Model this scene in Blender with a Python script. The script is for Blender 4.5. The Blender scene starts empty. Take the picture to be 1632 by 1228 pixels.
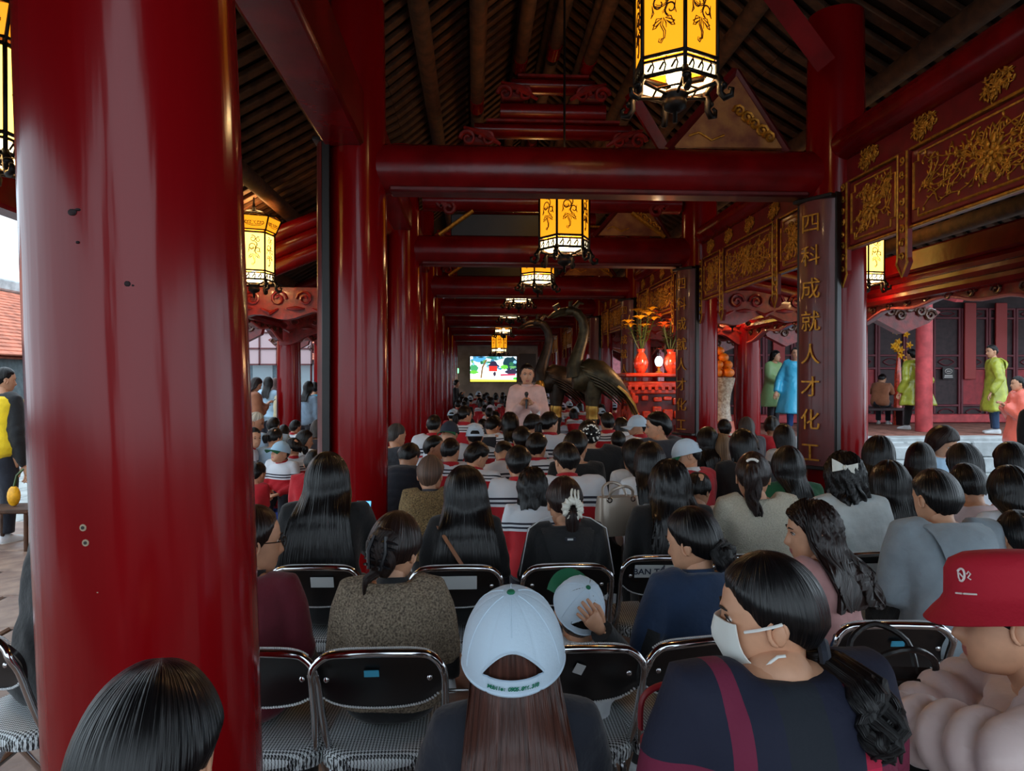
import bpy, math, random
import numpy as np
from mathutils import Vector, Matrix, Euler
C = bpy.context.scene.collection
SC = bpy.context.scene
PI = math.pi
rad = math.radians
# ---------------------------------------------------------------- camera, sky, exposure
F = 1130.0
CAM = Vector((0, 0, 1.62))
YAW, PITCH = math.atan(61 / F), math.atan(8 / F)
cd = bpy.data.cameras.new('camera'); cam = bpy.data.objects.new('camera', cd); C.objects.link(cam)
cd.sensor_fit = 'HORIZONTAL'; cd.sensor_width = 36.0; cd.lens = F / 1632 * 36.0; cd.clip_start = .05; cd.clip_end = 400
cam.location = CAM; cam.rotation_euler = (PI / 2 - PITCH, 0, -YAW)
SC.camera = cam
CR = cam.rotation_euler.to_matrix()
def P(px, py, Y):
    """the point at depth Y along the hall that the photograph shows at px, py"""
    d = CR @ Vector(((px - 816) / F, (614 - py) / F, -1.0))
    return CAM + d * (Y / d.y)
SC.view_settings.view_transform = 'Standard'; SC.view_settings.look = 'None'
SC.view_settings.gamma = 1; SC.view_settings.use_curve_mapping = False
SC.view_settings.exposure = 1.38
SC.cycles.use_denoising = True
SC.cycles.max_bounces = 8; SC.cycles.diffuse_bounces = 4; SC.cycles.glossy_bounces = 4; SC.cycles.transmission_bounces = 6
SC.cycles.sample_clamp_indirect = 6.0
w = bpy.data.worlds.new('overcast_sky'); SC.world = w; w.use_nodes = True
_bg = w.node_tree.nodes['Background']; _bg.inputs[0].default_value = (.74, .88, 1.0, 1); _bg.inputs[1].default_value = .95

# ---------------------------------------------------------------- helpers
def S(r, g, b):
    f = lambda c: (c / 255 / 12.92) if c / 255 <= .04045 else ((c / 255 + .055) / 1.055) ** 2.4
    return (f(r), f(g), f(b), 1)
MATS = {}
def mat(name, col, rough=.5, metal=0, coat=0, var=0, vscale=8, bump=0, bscale=40, emit=0, spec=.5, alpha=1, trans=0, stretch=None, uv=False, col2=None, sheen=0, bdist=.01, coatr=.08):
    if name in MATS: return MATS[name]
    m = bpy.data.materials.new(name); m.use_nodes = True; nt = m.node_tree; N = nt.nodes; L = nt.links
    b = N['Principled BSDF']
    b.inputs['Base Color'].default_value = col; b.inputs['Roughness'].default_value = rough; b.inputs['Metallic'].default_value = metal
    b.inputs['Coat Weight'].default_value = coat; b.inputs['Coat Roughness'].default_value = coatr
    b.inputs['Specular IOR Level'].default_value = spec; b.inputs['Alpha'].default_value = alpha
    b.inputs['Transmission Weight'].default_value = trans
    if sheen: b.inputs['Sheen Weight'].default_value = sheen
    if emit: b.inputs['Emission Color'].default_value = col; b.inputs['Emission Strength'].default_value = emit
    def coords(sc):
        tc = N.new('ShaderNodeTexCoord'); mp = N.new('ShaderNodeMapping')
        L.new(tc.outputs['UV' if uv else 'Object'], mp.inputs[0]); s = stretch or (1, 1, 1)
        mp.inputs['Scale'].default_value = (sc * s[0], sc * s[1], sc * s[2]); return mp.outputs[0]
    if var or col2:
        n = N.new('ShaderNodeTexNoise'); n.inputs['Scale'].default_value = 1; n.inputs['Detail'].default_value = 4
        L.new(coords(vscale), n.inputs['Vector'])
        r = N.new('ShaderNodeValToRGB'); L.new(n.outputs['Fac'], r.inputs[0])
        c2 = col2 or tuple(min(1, c * (1 + var)) for c in col[:3]) + (1,)
        c1 = col if col2 else tuple(c * (1 - var) for c in col[:3]) + (1,)
        r.color_ramp.elements[0].position = .35; r.color_ramp.elements[0].color = c1
        r.color_ramp.elements[1].position = .65; r.color_ramp.elements[1].color = c2
        L.new(r.outputs[0], b.inputs['Base Color'])
        if emit: L.new(r.outputs[0], b.inputs['Emission Color'])
    if bump:
        n = N.new('ShaderNodeTexNoise'); n.inputs['Scale'].default_value = 1; n.inputs['Detail'].default_value = 3
        L.new(coords(bscale), n.inputs['Vector'])
        bp = N.new('ShaderNodeBump'); bp.inputs['Strength'].default_value = bump; bp.inputs['Distance'].default_value = bdist
        L.new(n.outputs['Fac'], bp.inputs['Height']); L.new(bp.outputs[0], b.inputs['Normal'])
        if coat: pass
    MATS[name] = m
    return m

class MB:
    """collects shapes, builds them as one mesh"""
    def __init__(s): s.v = []; s.f = []; s.m = []; s.uv = []
    def add(s, vs, fs, m=0, uv=None):
        o = len(s.v); s.v += [tuple(map(float, v)) for v in vs]
        s.f += [tuple(i + o for i in f) for f in fs]; s.m += [m] * len(fs)
        s.uv += [tuple(u) for u in uv] if uv is not None else [(v[0], v[2]) for v in s.v[o:]]
        return s
    def join(s, o, M=None, m=None):
        vs = o.v if M is None else [tuple(M @ Vector(v)) for v in o.v]
        k = len(s.v); s.v += vs; s.f += [tuple(i + k for i in f) for f in o.f]; s.m += o.m if m is None else [m] * len(o.m); s.uv += o.uv
        return s
    def box(s, c, d, m=0, R=None, bev=0):
        x, y, z = d[0] / 2, d[1] / 2, d[2] / 2
        if bev:
            b = min(bev, x * .9, y * .9, z * .9); vs = []
            for sx in (-1, 1):
                for sy in (-1, 1):
                    for sz in (-1, 1):
                        vs += [(sx * x, sy * (y - b), sz * (z - b)), (sx * (x - b), sy * y, sz * (z - b)), (sx * (x - b), sy * (y - b), sz * z)]
            q = lambda a, k: a * 3 + k
            ix = lambda sx, sy, sz: sx * 4 + sy * 2 + sz
            fs = []
            for k, (a, b2) in enumerate(((1, 2), (0, 2), (0, 1))):
                for s0 in (0, 1):
                    cs = []
                    for (u, w_) in ((0, 0), (1, 0), (1, 1), (0, 1)):
                        t = [0, 0, 0]; t[k] = s0; t[a] = u; t[b2] = w_; cs.append(q(ix(*t), k))
                    fs.append(tuple(cs if (s0 == 1) == (k != 1) else cs[::-1]))
            for k in range(3):      # edge along axis k
                a, b2 = [i for i in range(3) if i != k]
                for u in (0, 1):
                    for w_ in (0, 1):
                        t0 = [0, 0, 0]; t0[a] = u; t0[b2] = w_; t1 = list(t0); t1[k] = 1
                        cs = [q(ix(*t0), a), q(ix(*t1), a), q(ix(*t1), b2), q(ix(*t0), b2)]
                        n_ = (1 if u else -1) * (1 if w_ else -1) * (1 if k != 1 else -1)
                        fs.append(tuple(cs if n_ < 0 else cs[::-1]))
            for sx in (0, 1):
                for sy in (0, 1):
                    for sz in (0, 1):
                        i = ix(sx, sy, sz); cs = (q(i, 0), q(i, 1), q(i, 2)); fs.append(cs if (sx + sy + sz) % 2 else cs[::-1])
        else:
            vs = [(a * x, b * y, e * z) for a in (-1, 1) for b in (-1, 1) for e in (-1, 1)]
            fs = [(0, 1, 3, 2), (4, 6, 7, 5), (0, 4, 5, 1), (2, 3, 7, 6), (0, 2, 6, 4), (1, 5, 7, 3)]
        if R is not None: vs = [R @ Vector(v) for v in vs]
        c = Vector(c); return s.add([c + Vector(v) for v in vs], fs, m)
    def loft(s, rings, m=0, caps=(1, 1), uvs=None, loop=False):
        n = len(rings[0]); k = len(rings); vs = [p for r in rings for p in r]; fs = []
        for i in range(k if loop else k - 1):
            i2 = (i + 1) % k
            for j in range(n):
                j2 = (j + 1) % n; fs.append((i * n + j, i * n + j2, i2 * n + j2, i2 * n + j))
        if not loop:
            if caps[0]: fs.append(tuple(range(n - 1, -1, -1)))
            if caps[1]: fs.append(tuple((k - 1) * n + j for j in range(n)))
        if uvs is None: uvs = [(j / n, i / max(1, k - 1)) for i in range(k) for j in range(n)]
        return s.add(vs, fs, m, uvs)
    def sheet(s, grid, m=0, thick=0, uvs=None):
        """open grid of points rows x cols; thick closes it into a slab along the normals"""
        R_, K = len(grid), len(grid[0]); G = np.array(grid, float)
        if uvs is None: uvs = [(j / (K - 1), i / (R_ - 1)) for i in range(R_) for j in range(K)]
        fs = [(i * K + j, i * K + j + 1, (i + 1) * K + j + 1, (i + 1) * K + j) for i in range(R_ - 1) for j in range(K - 1)]
        if not thick: return s.add(G.reshape(-1, 3), fs, m, uvs)
        du = np.gradient(G, axis=1); dv = np.gradient(G, axis=0); nr = np.cross(du, dv); nr /= np.linalg.norm(nr, axis=2, keepdims=True) + 1e-9
        B = G - nr * thick; N_ = R_ * K
        ff = list(fs) + [tuple(N_ + i for i in f[::-1]) for f in fs]
        bd = [(0, j) for j in range(K)] + [(i, K - 1) for i in range(1, R_)] + [(R_ - 1, j) for j in range(K - 2, -1, -1)] + [(i, 0) for i in range(R_ - 2, 0, -1)]
        for a, b in zip(bd, bd[1:] + bd[:1]):
            p, q = a[0] * K + a[1], b[0] * K + b[1]; ff.append((q, p, N_ + p, N_ + q))
        return s.add(np.concatenate([G.reshape(-1, 3), B.reshape(-1, 3)]), ff, m, uvs + uvs)
    def tube(s, pts, r, n=8, m=0, caps=True, loop=False, flat=1.0, up=None):
        pts = [Vector(p) for p in pts]; k = len(pts)
        r = [r] * k if not hasattr(r, '__len__') else list(r)
        rings = []; nrm = None
        for i, p in enumerate(pts):
            a = pts[(i - 1) % k] if (loop or i) else p; b = pts[(i + 1) % k] if (loop or i < k - 1) else p
            t = (b - a); t = t.normalized() if t.length > 1e-9 else Vector((0, 0, 1))
            if nrm is None:
                nrm = Vector(up) if up is not None else (Vector((0, 0, 1)) if abs(t.z) < .9 else Vector((1, 0, 0)))
            nrm = nrm - t * nrm.dot(t)
            nrm = nrm.normalized() if nrm.length > 1e-6 else t.orthogonal().normalized()
            bn = t.cross(nrm)
            rings.append([p + (nrm * math.cos(2 * PI * j / n) * flat + bn * math.sin(2 * PI * j / n)) * r[i] for j in range(n)])
        return s.loft(rings, m, (caps, caps), loop=loop)
    def ell(s, c, r, m=0, n=12, k=8, R=None):
        c = Vector(c); rings = []
        for i in range(1, k):
            a = -PI / 2 + PI * i / k
            ring = [Vector((r[0] * math.cos(a) * math.cos(2 * PI * j / n), r[1] * math.cos(a) * math.sin(2 * PI * j / n), r[2] * math.sin(a))) for j in range(n)]
            rings.append([c + (R @ p if R is not None else p) for p in ring])
        return s.loft(rings, m)
    def lathe(s, prof, c=(0, 0, 0), n=16, m=0, caps=(1, 1)):
        c = Vector(c)
        return s.loft([[c + Vector((r * math.cos(2 * PI * j / n), r * math.sin(2 * PI * j / n), z)) for j in range(n)] for r, z in prof], m, caps)
    def prism(s, poly, off, m=0):
        """flat polygon pushed along off"""
        off = Vector(off); n = len(poly); a = [Vector(p) for p in poly]
        nr = sum(((a[i].cross(a[(i + 1) % n])) for i in range(n)), Vector())
        if nr.dot(off) > 0: a = a[::-1]
        return s.add(a + [p + off for p in a], [tuple(range(n)), tuple(range(2 * n - 1, n - 1, -1))] + [(i, i + n, (i + 1) % n + n, (i + 1) % n) for i in range(n)], m)
    def mesh(s, name, mats, smooth=True, sharp=None):
        me = bpy.data.meshes.new(name); me.from_pydata(s.v, [], s.f)
        for m_ in (mats if isinstance(mats, (list, tuple)) else [mats]): me.materials.append(m_)
        me.polygons.foreach_set('material_index', s.m)
        me.polygons.foreach_set('use_smooth', [bool(smooth)] * len(s.f))
        ul = me.uv_layers.new(name='UVMap'); li = np.empty(len(me.loops), np.int32); me.loops.foreach_get('vertex_index', li)
        ul.data.foreach_set('uv', np.array(s.uv, np.float32)[li].ravel())
        if smooth and sharp: me.set_sharp_from_angle(angle=rad(sharp))
        me.update(); return me
    def build(s, name, mats, parent=None, loc=(0, 0, 0), smooth=True, sharp=40, label=None):
        return link(name, s.mesh(name, mats, smooth, sharp), parent, loc, label)
def link(name, me, parent=None, loc=(0, 0, 0), label=None):
    o = bpy.data.objects.new(name, me); C.objects.link(o); o.location = loc
    if parent is not None: o.parent = parent
    if label: o['label'] = label
    return o
def tag(o, label, cat, group=None, kind=None):
    o['label'] = label; o['category'] = cat
    if group: o['group'] = group
    if kind: o['kind'] = kind
    return o
def thing(name, label, cat, loc=(0, 0, 0), rz=0, group=None):
    o = bpy.data.objects.new(name, None); C.objects.link(o); o.location = loc; o.rotation_euler = (0, 0, rz); o.empty_display_size = .1
    return tag(o, label, cat, group)
def struct(o): o['kind'] = 'structure'; return o
def copy_tree(o, parent=None):
    c = o.copy(); C.objects.link(c); c.parent = parent
    if parent is not None: c.matrix_parent_inverse = o.matrix_parent_inverse
    for ch in list(o.children): copy_tree(ch, c)
    return c
def lerp(a, b, t): return a + (b - a) * t
ORD = ['first', 'second', 'third', 'fourth', 'fifth', 'sixth', 'seventh', 'eighth', 'ninth', 'tenth', 'eleventh', 'twelfth', 'thirteenth', 'fourteenth', 'fifteenth', 'sixteenth', 'seventeenth', 'eighteenth', 'nineteenth']
NUM = ['one', 'two', 'three', 'four', 'five', 'six', 'seven', 'eight', 'nine', 'ten', 'eleven', 'twelve', 'thirteen', 'fourteen', 'fifteen', 'sixteen']

# ---------------------------------------------------------------- materials
LACQ = mat('red_lacquer', S(122, 4, 10), .17, spec=.32, var=.22, vscale=3, bump=.3, bscale=13, stretch=(1, 1, .07), bdist=.012)
LACQB = mat('red_lacquer_beam', S(108, 5, 11), .26, spec=.34, var=.25, vscale=4, bump=.2, bscale=12)
DRED = mat('dark_red_wood', S(88, 10, 16), .5, coat=.2, var=.3, vscale=6, bump=.15, bscale=20)
CARVE = mat('carved_red_wood', S(125, 18, 14), .42, coat=.3, var=.35, vscale=14, bump=.3, bscale=30)
PANEL = mat('frieze_red', S(112, 14, 18), .5, coat=.15, var=.2, vscale=7, bump=.1, bscale=30)
GOLD = mat('gilt_carving', S(190, 130, 40), .42, metal=.55, var=.35, vscale=30, bump=.3, bscale=90)
ROOFW = mat('old_roof_timber', S(74, 46, 28), .8, var=.4, vscale=9, bump=.4, bscale=30)
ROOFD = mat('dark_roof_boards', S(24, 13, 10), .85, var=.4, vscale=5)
BLACKW = mat('black_lacquer_wood', S(22, 14, 13), .4, var=.3)
STONE = mat('worn_paving_stone', S(150, 122, 104), .55, var=.35, vscale=5, bump=.5, bscale=14, col2=S(112, 84, 72))
STONED = mat('paving_joint', S(52, 42, 36), .9)
GSTONE = mat('grey_step_stone', S(178, 184, 186), .75, var=.2, vscale=4, bump=.4, bscale=25)
IRON = mat('black_iron', S(26, 20, 17), .45, metal=.6)
# ---------------------------------------------------------------- floor, roof and side buildings
XL, XR, XC = -.89, 2.87, .99          # column rows, hall axis
BAY = [5.5 + 3.4 * i for i in range(8)]
rnd = random.Random(5)
fl = struct(MB().box((1.5, 20, -.06), (60, 70, .1)).build('floor', STONED))
slab_meshes = []
for k in range(6):
    b = MB(); n = 6; g = []
    w_, d_ = (.98, .72)
    b.box((0, 0, 0), (w_ - .0 - .012 * rnd.random(), d_ - .012, .05), bev=.012)
    slab_meshes.append(b.mesh('paving_slab', STONE, sharp=30))
def slab(x, y):
    o = link('paving_slab', rnd.choice(slab_meshes), fl, (x, y, -.018 + rnd.uniform(-.004, .004)))
    o.rotation_euler = (rnd.uniform(-.006, .006), rnd.uniform(-.006, .006), rnd.choice((0, PI)))
ns = 0
for j in range(28):
    for i in range(-5, 9):
        x = i + (.5 if j % 2 else 0); y = -.6 + j * .72
        if ns < 300 and y < 17 and (x < 4.5): slab(x, y); ns += 1

YARD = mat('pale_yard_stone', S(158, 162, 160), .7, var=.25, vscale=3, bump=.4, bscale=20)
b = MB(); rnd2 = random.Random(9)
for i in range(22):
    for j in range(22):
        for x0 in (5.1, -16.2):
            b.box((x0 + .5 + i * .55 * .93, .3 + j * .74 + .0, -.02), (.5, .73, .05), 0, None, .01)
for i in range(12):
    for j in range(26): 
        if -.6 + j * .72 > 14 or i > 9: b.box((-4.7 + i * .8, 17.3 + j * .5, -.02), (.79, .49, .05), 0, None, .01)
b.build('yard_paving', YARD, fl, sharp=30)['kind'] = 'stuff'
# roof: two slopes over the nave, two flatter slopes over the aisles
RZ, KZ, EZ = 6.15, 4.62, 3.0
RY0, RY1 = -3.8, 30.5  # unseen roof behind the camera keeps sky out of the big column's reflection
ceil = bpy.data.objects.new('ceiling', None); C.objects.link(ceil); struct(ceil)
prof = [(XL - 2.85, EZ), (XL, KZ), (XC, RZ), (2 * XC - XL, KZ), (2 * XC - XL + 2.85, EZ)]
for (a, b) in zip(prof, prof[1:]):
    n = Vector((-(b[1] - a[1]), 0, b[0] - a[0])).normalized() * .1
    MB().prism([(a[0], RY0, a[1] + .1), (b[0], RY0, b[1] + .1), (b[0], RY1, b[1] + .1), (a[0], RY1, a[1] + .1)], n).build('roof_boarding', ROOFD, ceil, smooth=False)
raft = {}
def rafter(a, b, y):
    L_ = math.hypot(b[0] - a[0], b[1] - a[1]); k = round(L_, 2)
    if k not in raft: raft[k] = MB().box((0, 0, 0), (L_, .11, .045), bev=.006).mesh('rafter', ROOFW, sharp=30)
    o = link('rafter', raft[k], ceil, ((a[0] + b[0]) / 2, y, (a[1] + b[1]) / 2 + .05)); o.rotation_euler = (0, -math.atan2(b[1] - a[1], b[0] - a[0]), 0)
for (a, b) in zip(prof, prof[1:]):
    for k in range(56): rafter(a, b, 1.0 + k * .235)
# purlins along the hall, on both slopes
for s_ in (-1, 1):
    for t in (.22, .5, .78):
        for (a, b) in ((prof[1], prof[2]), (prof[0], prof[1])):
            x = lerp(a[0], b[0], t); z = lerp(a[1], b[1], t) - .1
            if s_ > 0: x = 2 * XC - x
            MB().tube([(x, RY0, z), (x, RY1, z)], .09, 10).build('purlin', ROOFW, ceil)
MB().tube([(XC, RY0, RZ - .14), (XC, RY1, RZ - .14)], .12, 10).build('ridge_beam', ROOFW, ceil)

# columns
def col_mesh(d, h, n=40):
    pr = [(d * .47, 0), (d * .49, h * .12), (d * .5, h * .3), (d * .495, h * .5), (d * .475, h * .75), (d * .45, h)]
    return MB().lathe(pr, n=n).mesh('column', LACQ, sharp=40)
base_m = MB().lathe([(.36, 0), (.37, .03), (.35, .08), (.28, .11), (.27, .13)], n=28).mesh('stone_base', GSTONE, sharp=40)
CM = col_mesh(.46, 4.5); OM = col_mesh(.42, 3.1)
def column(x, y, me, label, tilt=0, group=None):
    t = thing('red_column', label, 'column', (x, y, 0), 0, group)
    s_ = link('shaft', me, t, (0, 0, .0)); link('stone_base', base_m, t)
    if tilt: s_.rotation_euler = tilt
    return t
c1 = column(-.705, 1.68, CM, 'huge glossy red column filling the left foreground', (rad(.3), rad(-1.8), 0))
def on_column(px, py):
    """where the sight line through px, py meets the big column, and the outward normal there"""
    d = (P(px, py, 1.0) - CAM)
    for k in range(200):
        p = CAM + d * (.8 + .006 * k); c = Vector((-.705 - math.sin(rad(1.8)) * p.z, 1.68 - math.sin(rad(.3)) * p.z, 0)); v = Vector((p.x - c.x, p.y - c.y, 0))
        if v.length < .46 * np.interp(p.z / 4.5, [0, .12, .3, .5, .75, 1], [.47, .49, .5, .495, .475, .45]) + .0005: return p - Vector((-.705, 1.68, 0)), v.normalized()
    return None
PLAS = mat('bare_plaster', S(170, 150, 125), .8); CHIP = mat('dark_chip', S(40, 24, 26), .8)
for px, py in ((134, 840), (138, 864)):       # two worn screw holes
    q, n_ = on_column(px, py); t_ = MB().tube([q - n_ * .01, q + n_ * .004], [.0085, .007], 10).tube([q, q + n_ * .0052], .0035, 8, m=1).build('screw_plug', [PLAS, BLACKW], c1)
for px, py, w_, h_, m_ in ((115, 338, .009, .007, CHIP), (124, 334, .006, .003, CHIP), (203, 452, .006, .006, CHIP), (212, 455, .004, .003, CHIP), (157, 943, .004, .0025, PLAS), (124, 386, .004, .003, CHIP), (160, 545, .005, .004, CHIP)):
    q, n_ = on_column(px, py); MB().ell(q, (w_, .004, h_), 0, 9, 6, Matrix.Rotation(math.atan2(n_.x, -n_.y), 3, 'Z')).build('paint_chip', m_, c1)
for i, y in enumerate(BAY):
    w_ = ['nearer one behind the long black haired woman', 'right behind the first', 'third counted from the front', 'fourth counted from the front', 'fifth counted from the front', 'sixth counted from the front', 'seventh counted from the front', 'last before the end wall'][i]
    column(XL, y, CM, 'red lacquered column of the left row, ' + w_)
    w_ = ['beside the board of gold characters', 'beside the altar', 'behind the bronze cranes', 'fourth along from the front', 'fifth along from the front', 'sixth along from the front', 'seventh along from the front', 'last beside the end wall'][i]
    column(XR, y, CM, 'red lacquered column of the right row, ' + w_)
    if i:
        if i < 5: column(4.85, y, OM, 'slimmer red column of the right outer row, ' + ORD[i - 1] + ' visible from the front')
        if i < 6: column(-3.28 if i > 1 else -3.3, y + (.5 if i == 2 else 0), OM, 'slimmer red column of the left outer row, ' + ORD[i - 1] + ' counted from the front')

# tie beams across the nave
for i, y in enumerate(BAY):
    t = thing('tie_beam', 'thick red tie beam across the hall, %s from the front' % ORD[i], 'beam', (0, y, 3.24))
    prf = [Vector((0, math.sin(2 * PI * j / 24) * .15, math.cos(2 * PI * j / 24) * .19)) for j in range(24)]
    prf = [Vector((0, p.y * (1 if abs(p.z) < .12 else .92), p.z)) for p in prf]
    MB().loft([[p + Vector((x, 0, 0)) * 1 for p in prf] for x in (XL + .1, XL + .5, XC, XR - .5, XR - .1)]).build('beam_trunk', LACQB, t)
    b = MB(); b.box((XC, 0, -.165), (XR - XL - .5, .19, .05), bev=.015); b.build('lower_fillet', DRED, t)
# long beams on the column rows
def long_beam(name, label, x, z, y0, y1, w_, h_, mt, rnd_=False):
    if rnd_: o = MB().tube([(x, y0, z), (x, lerp(y0, y1, .5), z), (x, y1, z)], w_ / 2, 20).build(name, mt)
    else: o = MB().box((x, (y0 + y1) / 2, z), (w_, y1 - y0, h_), bev=.025).build(name, mt)
    return tag(o, label, 'beam')
long_beam('long_beam', 'flat red beam running overhead from the big left column to the next', XL - .07, 3.56, 1.85, 5.5, .3, .42, LACQB)
for i in range(7):
    y0, y1 = BAY[i] + .1, BAY[i + 1] - .1
    long_beam('long_beam', 'red longitudinal beam along the left columns, %s bay behind the first column' % ORD[i], XL + .02, 3.62, y0, y1, .24, .34, LACQB)
long_beam('rounded_beam', 'rounded red beam above the nearest gilded frieze', XR, 3.43, 1.2, 5.4, .26, .26, LACQB, True)
for i in range(7):
    long_beam('rounded_beam', 'rounded red beam above the gilded friezes at right, %s bay past the column' % ORD[i], XR, 3.43, BAY[i] + .1, BAY[i + 1] - .1, .24, .24, LACQB, True)
column(XL - .1, -2.1, CM, 'unseen red column added behind the camera, left row, for darker reflections'); column(XR, -2.1, CM, 'unseen red column added behind the camera, right row, for darker reflections')  # unseen, added to put dark bands in the big column's reflection
long_beam('long_beam', 'unseen flat red beam added overhead behind the camera', XL - .07, 3.56, -3.6, 1.5, .3, .42, LACQB)
column(XR, 1.2, CM, 'red column of the right inner row, out of the frame beside the camera')
# stacked roof trusses above the second and later tie beams
def scroll(cx, cz, r, turns=1.6, dirn=1, y=0, k=16, a0=0):
    return [(cx + dirn * r * (1 - .8 * i / k) * math.cos(a0 + turns * 2 * PI * i / k), y, cz + r * (1 - .8 * i / k) * math.sin(a0 + turns * 2 * PI * i / k)) for i in range(k + 1)]
for i in (1, 2, 3):
    y = BAY[i]
    t = thing('roof_truss', 'stepped stack of red truss beams above the %s tie beam' % ORD[i], 'roof truss', (XC, y, 3.43))
    MB().box((-.4, .02, .13), (1.75, .08, .28), bev=.01).build('dark_board', BLACKW, t)
    for s_ in (-1, 1): MB().tube([(s_ * 1.42, -.05, .0), (s_ * 1.0, -.05, .3)], .025, 6).build('gilt_edge', GOLD, t)
    zz = .3; widths = (1.62, 1.46, 1.12, .98, .66, .52)
    for k, hw in enumerate(widths):
        h_ = .24 if k % 2 == 0 else .18
        MB().loft([[Vector((x, math.sin(2 * PI * j / 16) * .13, zz + h_ / 2 + math.cos(2 * PI * j / 16) * h_ / 2)) for j in range(16)] for x in (-hw, -hw * .5, 0, hw * .5, hw)]).build('stacked_beam', LACQB, t)
        zz += h_
        if k % 2 == 0:
            for s_ in (-1, 1):
                b = MB(); xx = s_ * (hw - .16)
                b.box((xx, 0, zz + .06), (.3, .26, .12), bev=.03); b.box((xx, 0, zz + .15), (.2, .22, .08), bev=.02)
                b.build('bracket_block', DRED, t)
                c_ = MB()
                for q in range(2): c_.tube(scroll(xx + s_ * (.1 - .24 * q), zz + .06, .1, 1.4, s_, -.16), [.03] * 5 + [.02] * 12, 6)
                c_.tube([(xx - s_ * .3, -.14, zz), (xx - s_ * .1, -.17, zz + .12), (xx + s_ * .15, -.15, zz + .2)], [.02, .05, .02], 6)
                c_.build('carved_scroll', CARVE, t)
            zz += .12
        else:
            MB().box((0, -.02, zz + .01), (hw * 1.7, .2, .03)).build('gilt_fillet', GOLD if k == 1 else CARVE, t); zz += .02
    for s_ in (-1, 1):   # end carvings near the columns
        b = MB()
        for q in range(4): b.tube(scroll(s_ * (1.3 + .1 * (q % 2)), .32 + .08 * q, .1, 1.5, s_, -.1), .025, 6)
        b.build('end_carving', CARVE, t)
        # purlins with red ends coming forward
    for x_, z_ in ((-.42, zz + .1), (.42, zz + .1), (0, zz + .28), (-.95, zz - .4), (.95, zz - .4)):
        MB().tube([(x_, -.34, z_), (x_, -.02, z_)], .088, 10).build('purlin_end', LACQ, t); MB().tube([(x_, -3.3, z_), (x_, -.34, z_)], .08, 10).build('purlin', ROOFW, t)
# triangular boards standing on the tie beams at the right
TRI = mat('mottled_gilt_board', S(176, 122, 66), .5, metal=.2, var=.5, vscale=6, bump=.2, bscale=25, col2=S(122, 66, 46))
for i in (0, 1, 2):
    y = BAY[i]; t = thing('triangular_board', 'mottled brown triangular board standing on the %s tie beam' % ORD[i], 'board', (0, y, 3.43))
    x0, x1, xa, h_ = 1.52, 2.48, 2.06, .63
    MB().prism([(x0 + .05, -.02, .02), (x1 - .05, -.02, .02), (xa, -.02, h_ - .05)], (0, .04, 0)).build('face_board', TRI, t, smooth=False)
    b = MB()
    for p, q in (((x0, 0, .0), (xa, 0, h_)), ((xa, 0, h_), (x1, 0, .0))): b.tube([p, q], .035, 4)
    b.build('frame', DRED, t, smooth=False)
    b = MB()
    for q in range(5): b.tube(scroll(xa + .02 + .06 * q, .3 - .05 * q, .05, 1.3, 1 if q % 2 else -1, -.035, 10), .014, 5)
    b.tube([(xa - .38, -.03, .1), (xa - .3, -.03, .13), (xa - .2, -.03, .07), (xa - .1, -.03, .11)], .01, 5)
    b.build('relief', GOLD, t)
# slanting brace planks beside right column and in the left aisle
for k, (a, b_, w_) in enumerate((((1.9, 4.9, 4.6), (2.58, 5.1, 3.95), .2), ((1.7, 7.6, 4.7), (2.5, 8.5, 4.1), .16))):
    o = MB().tube([a, b_], w_ / 2, 4).build('brace_plank', LACQB, smooth=False); tag(o, 'slanting red brace plank under the right roof slope, ' + ('in front of the column head' if k == 0 else 'behind the column head'), 'brace')
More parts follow.
